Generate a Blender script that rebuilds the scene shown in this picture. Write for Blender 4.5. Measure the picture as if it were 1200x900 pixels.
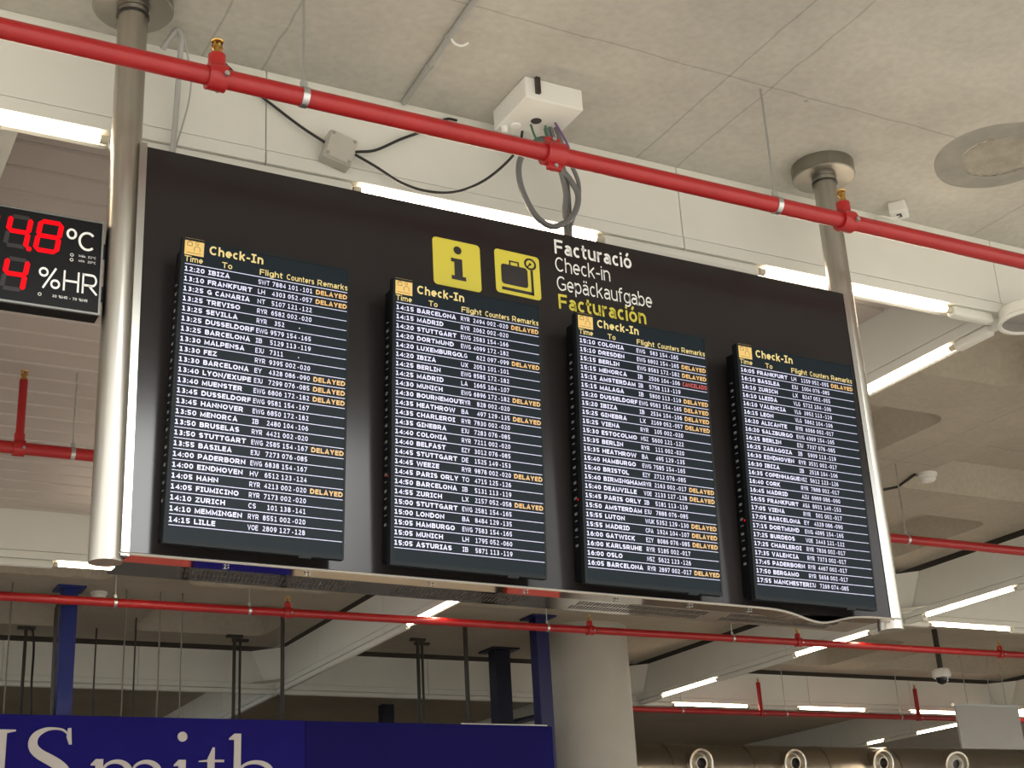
import bpy, bmesh, math, random
from mathutils import Vector, Matrix
random.seed(7)
for o in list(bpy.data.objects): bpy.data.objects.remove(o, do_unlink=True)
SC = bpy.context.scene
COL = SC.collection

# ---------------------------------------------------------------- camera
FPX = 1694.2427
CAM = Vector((-1.17174647, -4.37897005, 1.6))
RIGHT = Vector((0.8823370281948402, -0.4676684877119911, -0.05260754962433754))
DOWN = Vector((0.12680974828324937, 0.3439082763791603, -0.9304011958172957))
FWD = Vector((0.4532114919291399, 0.8142562760206975, 0.3627479297587636))
cd = bpy.data.cameras.new('camera'); cd.sensor_width = 36; cd.lens = FPX / 1200 * 36
cd.clip_end = 200
cam = bpy.data.objects.new('camera', cd); COL.objects.link(cam)
m3 = Matrix((RIGHT, -DOWN, -FWD)).transposed()
cam.matrix_world = Matrix.Translation(CAM) @ m3.to_4x4()
SC.camera = cam

# ---------------------------------------------------------------- light and exposure
SC.view_settings.view_transform = 'Standard'; SC.view_settings.look = 'None'
SC.view_settings.gamma = 1; SC.view_settings.use_curve_mapping = False
SC.view_settings.exposure = 0.0
SC.render.film_transparent = False
SC.cycles.use_denoising = True
SC.cycles.max_bounces = 10; SC.cycles.diffuse_bounces = 6
SKY_BASE, SKY_GLOW = 3.7, 28.0
TUBE_STRENGTH = 24.0
w = bpy.data.worlds.new('daylight'); SC.world = w; w.use_nodes = True
nt = w.node_tree; bg = nt.nodes['Background']; bg.inputs[0].default_value = (0.985, 1.0, 0.985, 1)
tc = nt.nodes.new('ShaderNodeTexCoord'); dp = nt.nodes.new('ShaderNodeVectorMath'); dp.operation = 'DOT_PRODUCT'
dp.inputs[1].default_value = Vector((1.02, -4.46, 1.62)).normalized()      # bright lobe added to the sky, aimed to mirror in the board panel
mr = nt.nodes.new('ShaderNodeMapRange'); mr.interpolation_type = 'SMOOTHSTEP'; mr.inputs[1].default_value = .978; mr.inputs[2].default_value = .9995; mr.inputs[3].default_value = SKY_BASE; mr.inputs[4].default_value = SKY_GLOW
nt.links.new(tc.outputs['Generated'], dp.inputs[0]); nt.links.new(dp.outputs['Value'], mr.inputs[0]); nt.links.new(mr.outputs[0], bg.inputs[1])

# ---------------------------------------------------------------- helpers
def at(px, py, x=None, y=None, z=None):
    """the point of the place that pixel (px, py) of the 1200 x 900 photograph sees on a plane x=, y= or z="""
    v = RIGHT * ((px - 600) / FPX) + DOWN * ((py - 450) / FPX) + FWD
    if x is not None: t = (x - CAM.x) / v.x
    elif y is not None: t = (y - CAM.y) / v.y
    else: t = (z - CAM.z) / v.z
    return CAM + v * t

def mat(name, col, rough=0.6, metal=0.0, emit=None, estr=0.0, spec=0.5, coat=0.0, sample=True):
    m = bpy.data.materials.new(name); m.use_nodes = True
    b = m.node_tree.nodes['Principled BSDF']
    b.inputs['Base Color'].default_value = (*col, 1); b.inputs['Roughness'].default_value = rough
    b.inputs['Metallic'].default_value = metal; b.inputs['Specular IOR Level'].default_value = spec
    b.inputs['Coat Weight'].default_value = coat
    if emit:
        b.inputs['Emission Color'].default_value = (*emit, 1); b.inputs['Emission Strength'].default_value = estr
        if not sample: m.cycles.emission_sampling = 'NONE'
    return m

def mottled(name, c1, c2, scale=3.0, rough=0.7, metal=0.0, bump=0.0, detail=6, stretch=(1, 1, 1), r2=None, bscale=None):
    """base colour wandering between two tones by noise"""
    m = mat(name, c1, rough, metal); nt = m.node_tree; N = nt.nodes; L = nt.links
    b = N['Principled BSDF']
    tc = N.new('ShaderNodeTexCoord'); mp = N.new('ShaderNodeMapping'); mp.inputs['Scale'].default_value = stretch
    L.new(tc.outputs['Object'], mp.inputs[0])
    n = N.new('ShaderNodeTexNoise'); n.inputs['Scale'].default_value = scale; n.inputs['Detail'].default_value = detail
    n.inputs['Roughness'].default_value = 0.62
    L.new(mp.outputs[0], n.inputs['Vector'])
    cr = N.new('ShaderNodeValToRGB'); cr.color_ramp.elements[0].position = 0.3; cr.color_ramp.elements[1].position = 0.7
    cr.color_ramp.elements[0].color = (*c1, 1); cr.color_ramp.elements[1].color = (*c2, 1)
    L.new(n.outputs[0], cr.inputs[0]); L.new(cr.outputs[0], b.inputs['Base Color'])
    if r2 is not None:
        mr = N.new('ShaderNodeMapRange'); mr.inputs[3].default_value = rough; mr.inputs[4].default_value = r2
        L.new(n.outputs[0], mr.inputs[0]); L.new(mr.outputs[0], b.inputs['Roughness'])
    if bump:
        n2 = N.new('ShaderNodeTexNoise'); n2.inputs['Scale'].default_value = bscale or scale * 9; n2.inputs['Detail'].default_value = 3
        L.new(tc.outputs['Object'], n2.inputs['Vector'])
        bp = N.new('ShaderNodeBump'); bp.inputs['Strength'].default_value = bump; bp.inputs['Distance'].default_value = 0.01
        L.new(n2.outputs[0], bp.inputs['Height']); L.new(bp.outputs[0], b.inputs['Normal'])
    return m

def concrete(name, c1, c2, xl=(), yl=()):
    """board-marked concrete with formwork joints at the listed x and y"""
    m = mottled(name, c1, c2, 1.1, 0.85, 0, 0.12, 9)
    nt = m.node_tree; N = nt.nodes; L = nt.links; b = N['Principled BSDF']
    src = b.inputs['Base Color'].links[0].from_socket
    tc = N.new('ShaderNodeTexCoord')
    # fine pitting
    vn = N.new('ShaderNodeTexNoise'); vn.inputs['Scale'].default_value = 26; vn.inputs['Detail'].default_value = 4
    L.new(tc.outputs['Object'], vn.inputs['Vector'])
    r = N.new('ShaderNodeMapRange'); r.inputs[1].default_value = 0.35; r.inputs[2].default_value = 0.65; r.inputs[3].default_value = 0.93; r.inputs[4].default_value = 1.03
    L.new(vn.outputs[0], r.inputs[0])
    mx = N.new('ShaderNodeMix'); mx.data_type = 'RGBA'; mx.blend_type = 'MULTIPLY'; mx.inputs[0].default_value = 1
    L.new(src, mx.inputs[6]); L.new(r.outputs[0], mx.inputs[7]); cur = mx.outputs[2]
    # blow holes
    vo = N.new('ShaderNodeTexVoronoi'); vo.inputs['Scale'].default_value = 2.6
    L.new(tc.outputs['Object'], vo.inputs['Vector'])
    hm = N.new('ShaderNodeMapRange'); hm.inputs[1].default_value = 0.018; hm.inputs[2].default_value = 0.05; hm.inputs[3].default_value = 0.4; hm.inputs[4].default_value = 1
    L.new(vo.outputs[0], hm.inputs[0])
    mh = N.new('ShaderNodeMix'); mh.data_type = 'RGBA'; mh.blend_type = 'MULTIPLY'; mh.inputs[0].default_value = 0.8
    L.new(cur, mh.inputs[6]); L.new(hm.outputs[0], mh.inputs[7]); cur = mh.outputs[2]
    wob = N.new('ShaderNodeTexNoise'); wob.inputs['Scale'].default_value = 5; wob.inputs['Detail'].default_value = 4
    L.new(tc.outputs['Object'], wob.inputs['Vector'])
    sep = N.new('ShaderNodeSeparateXYZ'); L.new(tc.outputs['Object'], sep.inputs[0])
    for axis, vals in ((0, xl), (1, yl)):
        for v in vals:
            a = N.new('ShaderNodeMath'); a.operation = 'SUBTRACT'; a.inputs[1].default_value = v; L.new(sep.outputs[axis], a.inputs[0])
            s = N.new('ShaderNodeMath'); s.operation = 'MULTIPLY_ADD'; s.inputs[1].default_value = 0.03; L.new(wob.outputs[0], s.inputs[0]); L.new(a.outputs[0], s.inputs[2])
            o = N.new('ShaderNodeMath'); o.operation = 'SUBTRACT'; o.inputs[1].default_value = 0.015; L.new(s.outputs[0], o.inputs[0])
            ab = N.new('ShaderNodeMath'); ab.operation = 'ABSOLUTE'; L.new(o.outputs[0], ab.inputs[0])
            rg = N.new('ShaderNodeMapRange'); rg.inputs[1].default_value = 0.002; rg.inputs[2].default_value = 0.007; rg.inputs[3].default_value = 0.74; rg.inputs[4].default_value = 1
            L.new(ab.outputs[0], rg.inputs[0])
            mm = N.new('ShaderNodeMix'); mm.data_type = 'RGBA'; mm.blend_type = 'MULTIPLY'; mm.inputs[0].default_value = 1
            L.new(cur, mm.inputs[6]); L.new(rg.outputs[0], mm.inputs[7]); cur = mm.outputs[2]
    L.new(cur, b.inputs['Base Color'])
    return m

def origin(o):
    p = Vector((0, 0, 0))
    while o: p += o.location; o = o.parent
    return p

def obj(name, bm, m, parent=None, smooth=False, label=None):
    """one mesh object from a bmesh built in world coordinates"""
    if parent: bmesh.ops.translate(bm, verts=bm.verts, vec=-origin(parent))
    me = bpy.data.meshes.new(name); bm.normal_update(); bm.to_mesh(me); bm.free()
    me.materials.append(m)
    if smooth:
        for p in me.polygons: p.use_smooth = True
        try: me.set_sharp_from_angle(angle=math.radians(40))
        except Exception: pass
    o = bpy.data.objects.new(name, me); COL.objects.link(o)
    if parent: o.parent = parent
    if label: o['label'] = label
    return o

def tag(o, label, cat, group=None):
    o['label'] = label; o['category'] = cat
    if group: o['group'] = group
    return o

def thing(name, label, cat, loc=(0, 0, 0), group=None):
    o = bpy.data.objects.new(name, None); COL.objects.link(o); o.location = loc; o.empty_display_size = 0.05
    return tag(o, label, cat, group)

def struct(name, bm, m, smooth=False):
    o = obj(name, bm, m, None, smooth); o['kind'] = 'structure'; return o

def B(): return bmesh.new()

def box(bm, x0, x1, y0, y1, z0, z1, bev=0.0, M=None):
    g = bmesh.ops.create_cube(bm, size=1)
    vs = g['verts']
    for v in vs:
        v.co = Vector((x0 + (v.co.x + .5) * (x1 - x0), y0 + (v.co.y + .5) * (y1 - y0), z0 + (v.co.z + .5) * (z1 - z0)))
    if bev:
        es = list({e for v in vs for e in v.link_edges})
        r = bmesh.ops.bevel(bm, geom=es, offset=bev, segments=2, profile=.5, affect='EDGES')
        vs = list({v for f in r['faces'] for v in f.verts} | {v for v in vs if v.is_valid})
    if M is not None: bmesh.ops.transform(bm, matrix=M, verts=vs)
    return bm

def frame_of(d):
    d = d.normalized(); a = Vector((0, 0, 1)) if abs(d.z) < 0.9 else Vector((1, 0, 0))
    u = d.cross(a).normalized(); return u, d.cross(u).normalized()

def sweep(bm, pts, r, n=12, cap=True):
    """round tube along a polyline"""
    pts = [Vector(p) for p in pts]; rs = r if isinstance(r, (list, tuple)) else [r] * len(pts)
    u = None; rings = []
    for i, p in enumerate(pts):
        d = (pts[min(i + 1, len(pts) - 1)] - pts[max(i - 1, 0)]).normalized()
        if u is None: u, v = frame_of(d)
        else:
            u = (u - d * u.dot(d)).normalized(); v = d.cross(u)
        rings.append([bm.verts.new(p + (u * math.cos(2 * math.pi * k / n) + v * math.sin(2 * math.pi * k / n)) * rs[i]) for k in range(n)])
    for a, b in zip(rings, rings[1:]):
        for k in range(n): bm.faces.new((a[k], a[(k + 1) % n], b[(k + 1) % n], b[k]))
    if cap: bm.faces.new(rings[0][::-1]); bm.faces.new(rings[-1])
    bmesh.ops.recalc_face_normals(bm, faces=bm.faces)
    return bm

def smooth_path(pts, k=8):
    """Catmull-Rom through the points"""
    P = [Vector(p) for p in pts]; P = [P[0] * 2 - P[1]] + P + [P[-1] * 2 - P[-2]]; out = []
    for i in range(1, len(P) - 2):
        for j in range(k):
            t = j / k; a, b, c, d = P[i - 1], P[i], P[i + 1], P[i + 2]
            out.append(.5 * ((2 * b) + (c - a) * t + (2 * a - 5 * b + 4 * c - d) * t * t + (3 * b - a - 3 * c + d) * t ** 3))
    return out + [P[-2]]

def lathe(bm, prof, c, axis=(0, 0, 1), n=32):
    """profile [(radius, height)] turned about an axis through c"""
    ax = Vector(axis).normalized(); u, v = frame_of(ax); c = Vector(c); rings = []
    for r, h in prof:
        if r < 1e-6: rings.append([bm.verts.new(c + ax * h)])
        else: rings.append([bm.verts.new(c + ax * h + (u * math.cos(2 * math.pi * k / n) + v * math.sin(2 * math.pi * k / n)) * r) for k in range(n)])
    for a, b in zip(rings, rings[1:]):
        for k in range(n):
            A = [a[k % len(a)], a[(k + 1) % len(a)], b[(k + 1) % len(b)], b[k % len(b)]]
            f = []
            for q in A:
                if q not in f: f.append(q)
            if len(f) > 2: bm.faces.new(f)
    bmesh.ops.recalc_face_normals(bm, faces=bm.faces)
    return bm

def poly(bm, pts2, to3, depth=None):
    """filled outline; to3(u, v) places it; depth extrudes it"""
    vs = [bm.verts.new(to3(*p)) for p in pts2]
    f = bm.faces.new(vs)
    if depth is not None:
        e = bmesh.ops.extrude_face_region(bm, geom=[f])
        bmesh.ops.translate(bm, vec=depth, verts=[q for q in e['geom'] if isinstance(q, bmesh.types.BMVert)])
    return bm

def arc(cx, cy, rx, ry, a0, a1, n):
    return [(cx + rx * math.cos(math.radians(a0 + (a1 - a0) * i / n)), cy + ry * math.sin(math.radians(a0 + (a1 - a0) * i / n))) for i in range(n + 1)]

def rrect(x0, y0, x1, y1, r, n=6):
    return arc(x1 - r, y1 - r, r, r, 0, 90, n) + arc(x0 + r, y1 - r, r, r, 90, 180, n) + arc(x0 + r, y0 + r, r, r, 180, 270, n) + arc(x1 - r, y0 + r, r, r, 270, 360, n)

def ribbon(bm, pts, ws, to3, depth=None):
    """flat stroke of changing width"""
    L, R = [], []
    for i, p in enumerate(pts):
        a = pts[max(i - 1, 0)]; b = pts[min(i + 1, len(pts) - 1)]
        dx, dy = b[0] - a[0], b[1] - a[1]
        if 0 < i < len(pts) - 1:
            l1 = math.hypot(p[0] - a[0], p[1] - a[1]) or 1; l2 = math.hypot(b[0] - p[0], b[1] - p[1]) or 1
            e1 = ((p[0] - a[0]) / l1, (p[1] - a[1]) / l1); e2 = ((b[0] - p[0]) / l2, (b[1] - p[1]) / l2); dx, dy = e1[0] + e2[0], e1[1] + e2[1]
            mit = min(1.7, 2 / max(math.hypot(dx, dy), .5))
        else: mit = 1
        l = math.hypot(dx, dy) or 1; nx, ny = -dy / l, dx / l; h = (ws[i] if isinstance(ws, (list, tuple)) else ws) / 2 * mit
        L.append((p[0] + nx * h, p[1] + ny * h)); R.append((p[0] - nx * h, p[1] - ny * h))
    for i in range(len(pts) - 1): poly(bm, [R[i], R[i + 1], L[i + 1], L[i]], to3, depth)
    return bm

def glyph(ch, t):
    """stroke lettering, cap height 1: advance and centre lines for stroke width t"""
    h = t / 2; b, T = h, 1 - h; X = .745; x = X - h; dsc = -.24 + h
    def E(cx, cy, rx, ry, a0, a1, n=10): return arc(cx, cy, rx, ry, a0, a1, n)
    def O(w, lo=b, hi=T, n=20): return E(w / 2, (lo + hi) / 2, w / 2 - h, (hi - lo) / 2, 90, 450, n)
    def bowl(w, lo, hi):            # flat left, round right
        r = min((hi - lo) / 2, w * .62); return [(h, hi), (w - h - r * .9, hi)] + E(w - h - r * .9, (lo + hi) / 2, r * .9, (hi - lo) / 2, 90, -90, 10)[1:-1] + [(w - h - r * .9, lo), (h, lo)]
    acc = []
    if ch in 'óáíäº':
        if ch == 'ä': acc = [[(.20, .86), (.20, 1.0)], [(.44, .86), (.44, 1.0)]]
        elif ch in 'óá': acc = [[(.28, .84), (.44, 1.08)]]
        elif ch == 'í': return .30, [[(h, 0), (h, X)], [(h, .84), (h + .14, 1.08)]]
        else: return .52, [E(.22, .78, .20 - h, .22 - h, 90, 450, 16)]
        ch = {'ó': 'o', 'ä': 'a', 'á': 'a'}[ch]
    if ch == ' ': return .42, []
    w = {'A': .98, 'B': .86, 'C': .84, 'D': .94, 'E': .74, 'F': .72, 'G': .92, 'H': .92, 'I': .56, 'J': .60, 'K': .92, 'L': .72, 'M': 1.06, 'N': .92, 'O': 1.0, 'P': .84, 'Q': 1.0, 'R': .94, 'S': .82, 'T': .88,
         'U': .90, 'V': .98, 'W': 1.46, 'X': .98, 'Y': .94, 'Z': .84, 'a': .64, 'b': .68, 'c': .58, 'e': .68, 'f': .44, 'g': .68, 'h': .66, 'i': t, 'k': .66, 'l': t, 'm': 1.06, 'n': .66, 'o': .70, 'p': .68, 'r': .44, 's': .58, 't': .44, 'u': .66, 'x': .64}.get(ch, .78)
    R = w - h; m = .5; S = None
    if ch == 'A': S = [[(h * .9, 0), (w / 2, 1 - h * .3), (w - h * .9, 0)], [(w * .22, .28), (w * .78, .28)]]
    elif ch == 'B': S = [bowl(w * .94, m + .03, T), bowl(w, b, m + .03), [(h, 0), (h, 1)]]
    elif ch == 'C': S = [E(w * .54, m, w * .54 - h, m - h, 45, 315, 16)]
    elif ch == 'D': S = [[(h, 0), (h, 1)], [(h, T), (w * .42, T)] + E(w * .42, m, w * .58 - h, m - h, 90, -90, 12) + [(h, b)]]
    elif ch == 'E': S = [[(w, T), (h, T), (h, b), (w, b)], [(h, m + .03), (w * .94, m + .03)]]
    elif ch == 'F': S = [[(w, T), (h, T), (h, 0)], [(h, m), (w * .92, m)]]
    elif ch == 'G': S = [E(w * .54, m, w * .54 - h, m - h, 50, 300, 16) + [(R, .16), (R, .46), (w * .55, .46)]]
    elif ch == 'H': S = [[(h, 0), (h, 1)], [(R, 0), (R, 1)], [(h, m), (R, m)]]
    elif ch == 'I': S = [[(w / 2, 0), (w / 2, 1)], [(0, T), (w, T)], [(0, b), (w, b)]]
    elif ch == 'J': S = [[(w * .2, T), (R, T), (R, .3)] + E(R - .28, .3, .28, .3 - h, 0, -100, 8)[1:]]
    elif ch == 'K': S = [[(h, 0), (h, 1)], [(R, 1), (h, .42)], [(w * .34, .55), (R, 0)]]
    elif ch == 'L': S = [[(h, 1), (h, b), (w, b)]]
    elif ch == 'M': S = [[(h, 0), (h, T), (w / 2, .18), (R, T), (R, 0)]]
    elif ch == 'N': S = [[(h, 0), (h, T - h * .4), (R, b + h * .4), (R, 1)]]
    elif ch in 'O0': S = [O(w)]
    elif ch == 'P': S = [[(h, 0), (h, 1)], bowl(w, .36, T)]
    elif ch == 'Q': S = [O(w), [(w * .6, .2), (w * .9, -.15)]]
    elif ch == 'R': S = [[(h, 0), (h, 1)], bowl(w * .92, .42, T), [(w * .42, .42), (R, 0)]]
    elif ch in 'Ss':
        hi = T if ch == 'S' else x; mm = (b + hi) / 2; q = (hi - b) / 4
        S = [E(w / 2, mm + q, w / 2 - h, q, 25, 250, 12) + [(w / 2 + .02, mm)] + E(w / 2, mm - q, w / 2 - h, q, 70, -155, 12)]
    elif ch == 'T': S = [[(0, T), (w, T)], [(w / 2, 0), (w / 2, 1)]]
    elif ch == 'U': S = [[(h, 1), (h, .36)] + E(w / 2, .36, w / 2 - h, .36 - h, 180, 360, 12)[1:] + [(R, 1)]]
    elif ch == 'V': S = [[(h * .9, 1), (w / 2, h * .3), (w - h * .9, 1)]]
    elif ch == 'W': S = [[(h * .9, 1), (w * .27, h * .3), (w / 2, T), (w * .73, h * .3), (w - h * .9, 1)]]
    elif ch == 'X': S = [[(h, 1), (R, 0)], [(R, 1), (h, 0)]]
    elif ch == 'x': S = [[(h, X), (R, 0)], [(R, X), (h, 0)]]
    elif ch == 'Y': S = [[(h * .9, 1), (w / 2, .44), (w - h * .9, 1)], [(w / 2, .5), (w / 2, 0)]]
    elif ch == 'Z': S = [[(h * .5, T), (R, T), (h, b), (w, b)]]
    elif ch == '1': S = [[(w * .14, .82), (w * .34, .84), (w * .52, T + h * .6)], [(w * .52, 0), (w * .52, 1)], [(w * .12, b), (w * .92, b)]]
    elif ch == '2': S = [E(w * .48, .69, w * .44 - h, .31 - h, 155, -20, 10) + [(h + .02, b + .02), (w, b)]]
    elif ch == '3': S = [E(w * .46, .735, w * .42 - h, .265 - h, 150, -80, 10) + [(w * .36, .52)], [(w * .36, .52)] + E(w * .46, .28, w * .48 - h, .28 - h, 80, -155, 10)]
    elif ch == '4': S = [[(w * .70, 0), (w * .70, T), (h * .8, .30), (w, .30)]]
    elif ch == '5': S = [[(w * .9, T), (h + .04, T), (h + .03, .55)] + E(w * .46, .31, w * .50 - h, .31 - h, 110, -150, 11)]
    elif ch == '6': S = [O(w, b, .62), [(h, .32)] + E(w * .62, .40, w * .62 - h, .60 - h, 180, 75, 9)]
    elif ch == '7': S = [[(0, T), (R, T), (w * .30, 0)]]
    elif ch == '8': S = [O(w, b, .53), O(w * .92, .53, T)]
    elif ch == '9': S = [O(w, .38, T), [(R, .68)] + E(w * .38, .60, w * .62 - h, .60 - h, 0, -105, 9)]
    elif ch == ':': w = t; S = [[(h, 0), (h, t)], [(h, X - t), (h, X)]]
    elif ch == '.': w = t; S = [[(h, 0), (h, t)]]
    elif ch == '/': w = .6; S = [[(h * .6, -.12), (w - h * .6, 1.05)]]
    elif ch == '-': w = .40; S = [[(0, .38), (w, .38)]]
    elif ch == '%': w = 1.25; S = [E(.28, .76, .28 - h, .24 - h, 90, 450, 16), E(.97, .24, .28 - h, .24 - h, 90, 450, 16), [(.28, -.02), (.97, 1.02)]]
    elif ch == 'a': S = [E(w * .48, x - .17, w * .48 - h, .17, 150, 0, 8) + [(R, 0)], [(R, x * .60), (w * .42, x * .60)] + E(w * .42, b + (x * .60 - b) / 2, w * .42 - h, (x * .60 - b) / 2, 90, 270, 8) + [(w * .5, b), (R, b + .12)]]
    elif ch == 'b': S = [[(h, 0), (h, 1.02)], O(w, b, x)]
    elif ch == 'c': S = [E(w * .56, (b + x) / 2, w * .56 - h, (x - b) / 2, 50, 310, 14)]
    elif ch == 'e': S = [[(h, (b + x) / 2), (R, (b + x) / 2)] + E(w / 2, (b + x) / 2, w / 2 - h, (x - b) / 2, 0, 310, 18)]
    elif ch == 'f': S = [[(w, T + .02)] + E(w * .72, .80, w * .72 - w * .36, .22 - h, 90, 180, 6) + [(w * .36, 0)], [(0, x), (w * .95, x)]]
    elif ch == 'g': S = [O(w, b, x), [(R, X), (R, -.04)] + E(w / 2, -.04, w / 2 - h, .20 - h, 0, -150, 8)]
    elif ch in 'hn': S = [[(h, 0), (h, 1.02 if ch == 'h' else X)], [(h, x - .2)] + E(w / 2, x - .25, w / 2 - h, .25, 170, 0, 10) + [(R, 0)]]
    elif ch == 'i': S = [[(h, 0), (h, X)], [(h, .86), (h, .86 + t)]]
    elif ch == 'k': S = [[(h, 0), (h, 1.02)], [(R, X), (h, .30)], [(w * .38, .46), (R, 0)]]
    elif ch == 'l': S = [[(h, 0), (h, 1.02)]]
    elif ch == 'm':
        q = (w - t) / 2; S = [[(h, 0), (h, X)]] + [[(h + k * q, x - .2)] + E(h + k * q + q / 2, x - .22, q / 2, .22, 170, 0, 8) + [(h + (k + 1) * q, 0)] for k in (0, 1)]
    elif ch == 'o': S = [O(w, b, x)]
    elif ch == 'p': S = [[(h, -.24), (h, X)], O(w, b, x)]
    elif ch == 'r': S = [[(h, 0), (h, X)], [(h, x - .22)] + E(w * .85, x - .22, w * .85 - h, .22, 180, 80, 6)]
    elif ch == 't': S = [[(w * .38, .96), (w * .38, .22)] + E(w * .38 + .20, .22, .20, .22 - h, 180, 280, 6)[1:], [(0, x), (w, x)]]
    elif ch == 'u': S = [[(h, X), (h, .28)] + E(w / 2, .28, w / 2 - h, .28 - h, 180, 350, 10)[1:], [(R, 0), (R, X)]]
    else: S = []
    return w, S + acc

def text(bm, s, x0, x1, base, cap, to3, t=.18, gap=.16, width=1.0):
    """lettering from x0 on a baseline, cap height cap, squeezed to end at x1; v grows upward"""
    gl = [glyph(c, t) for c in s]; tot = sum(g[0] for g in gl) + gap * (len(gl) - 1)
    sx = (x1 - x0) / tot if x1 is not None else width * cap
    u = 0
    for w_, st in gl:
        for p in st: ribbon(bm, p, t, lambda a, b, u=u: to3(x0 + (u + a) * sx, base + b * cap))
        u += w_ + gap
    return x0 + tot * sx

# ---------------------------------------------------------------- materials
WHITE = mottled('white_panel', (.66, .655, .60), (.72, .71, .66), 1.4, .55)
LEDGE = mottled('white_ledge', (.66, .65, .60), (.70, .69, .64), 1.8, .5)
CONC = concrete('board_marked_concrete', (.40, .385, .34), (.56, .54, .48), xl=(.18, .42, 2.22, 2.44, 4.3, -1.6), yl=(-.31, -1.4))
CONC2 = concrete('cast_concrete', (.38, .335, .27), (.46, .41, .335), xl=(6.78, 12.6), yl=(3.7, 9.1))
SLAT = mottled('slat_metal', (.50, .445, .415), (.54, .48, .45), 1.0, .5)
BLACKGAP = mat('gap_shade', (.035, .027, .020), .9)  # dark colour standing in for the shade inside the gaps
STEEL = mottled('brushed_steel', (.40, .375, .335), (.47, .44, .39), 5, .24, 1.0, stretch=(14, 14, .6), r2=.4)
FLANGE = mottled('flange_steel', (.27, .255, .225), (.33, .31, .275), 5, .34, 1.0)
STRIPST = mat('edge_steel', (.46, .45, .42), .3, 1.0)
MIRROR = mat('polished_steel', (.66, .61, .55), .06, 1.0)
RED = mottled('red_paint', (.31, .008, .011), (.38, .014, .014), 6, .33)
GALV = mat('galvanised_steel', (.55, .56, .56), .35, 1.0)
BRASS = mat('brass', (.55, .33, .10), .3, 1.0)
PANEL = mottled('black_laminate', (.020, .017, .017), (.024, .020, .020), 2, .16)
PANEL.node_tree.nodes['Principled BSDF'].inputs['Specular IOR Level'].default_value = .2
CASE = mat('black_plastic', (.005, .005, .006), .5, spec=.15)
BEZEL = mat('bezel_plastic', (.012, .015, .016), .45, spec=.08)
LCD = mat('lcd_panel', (.008, .010, .012), .3, emit=(.50, .75, .90), estr=.016, sample=False, spec=.03)
TXT = mat('screen_white', (.02, .02, .02), .4, emit=(.80, .77, 1.0), estr=1.1, sample=False)
TXTO = mat('screen_orange', (.02, .02, .02), .4, emit=(1.0, .56, .16), estr=.9, sample=False)
TXTY = mat('screen_yellow', (.02, .02, .02), .4, emit=(.95, .72, .24), estr=.9, sample=False)
TXTR = mat('screen_red', (.02, .02, .02), .4, emit=(.9, .06, .05), estr=.8, sample=False)
ICON = mat('screen_icon', (.02, .02, .02), .4, emit=(.95, .60, .14), estr=.9, sample=False)
VYEL = mat('yellow_vinyl', (.60, .52, .055), .35)
VWHT = mat('white_vinyl', (.80, .80, .78), .35)
VBLK = mat('black_vinyl', (.018, .015, .015), .35)
TUBE = mat('lit_tube', (.9, .9, .9), .4, emit=(1.0, .80, .58), estr=TUBE_STRENGTH)
CAPM = mat('tube_cap', (.55, .50, .38), .4)
LED = mat('red_led', (.02, 0, 0), .4, emit=(1.0, .0, .006), estr=1.3, sample=False, spec=.1)
LEDDIM = mat('unlit_led', (.014, .010, .010), .5)
PLASTW = mat('white_plastic', (.74, .73, .69), .45)
PLASTB = mottled('beige_plastic', (.42, .40, .35), (.46, .44, .39), 8, .5)
CABK = mat('black_cable', (.012, .011, .011), .5)
CAGR = mat('grey_cable', (.13, .13, .13), .5)
CAGN = mat('green_cable', (.03, .12, .06), .5)
CAPU = mat('purple_cable', (.14, .06, .18), .5)
COND = mat('grey_conduit', (.36, .36, .34), .5)
BLUE = mottled('blue_fascia', (.012, .009, .15), (.015, .012, .18), 2, .6)
BLUE.node_tree.nodes['Principled BSDF'].inputs['Specular IOR Level'].default_value = .08
DBLUE = mottled('dark_blue_fascia', (.009, .007, .10), (.011, .009, .115), 2, .6)
DBLUE.node_tree.nodes['Principled BSDF'].inputs['Specular IOR Level'].default_value = .08
BLUEP = mat('blue_paint', (.008, .020, .17), .45)
NAVY = mat('navy_paint', (.006, .009, .03), .5)
SIGNW = mat('sign_white', (.62, .58, .56), .5)
WIREM = mat('dull_wire', (.16, .145, .12), .6)
DARKROD = mat('dark_rod', (.03, .025, .02), .5)
COLM = mottled('column_concrete', (.40, .375, .33), (.44, .415, .37), 2.2, .8, bump=.1)
DUCT = mottled('duct_metal', (.50, .46, .40), (.58, .54, .47), 3, .32, 1.0)
BLANK = mottled('grey_board', (.40, .385, .36), (.44, .42, .395), 2, .5)
FLOORM = mottled('terrazzo', (.50, .455, .39), (.56, .51, .44), 3, .35)
WALLM = mottled('tan_wall', (.46, .36, .25), (.50, .40, .28), 1, .7)
PALEW = mottled('pale_wall', (.55, .52, .46), (.6, .57, .5), 1, .7)
REDP = mat('poster_red', (.50, .05, .03), .5)

# ---------------------------------------------------------------- building grid
ZB, ZT = 4.47, 4.956          # bottom and top of the white beam casings
ZC = 5.015                    # concrete of the inner bays
Y1, Y2, Y3 = .42, 6.68, 11.75 # faces of the beams that run along the board
XA, XB, XD = 4.45, 9.42, 16.05
XZ = -.60
TH = .13

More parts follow.
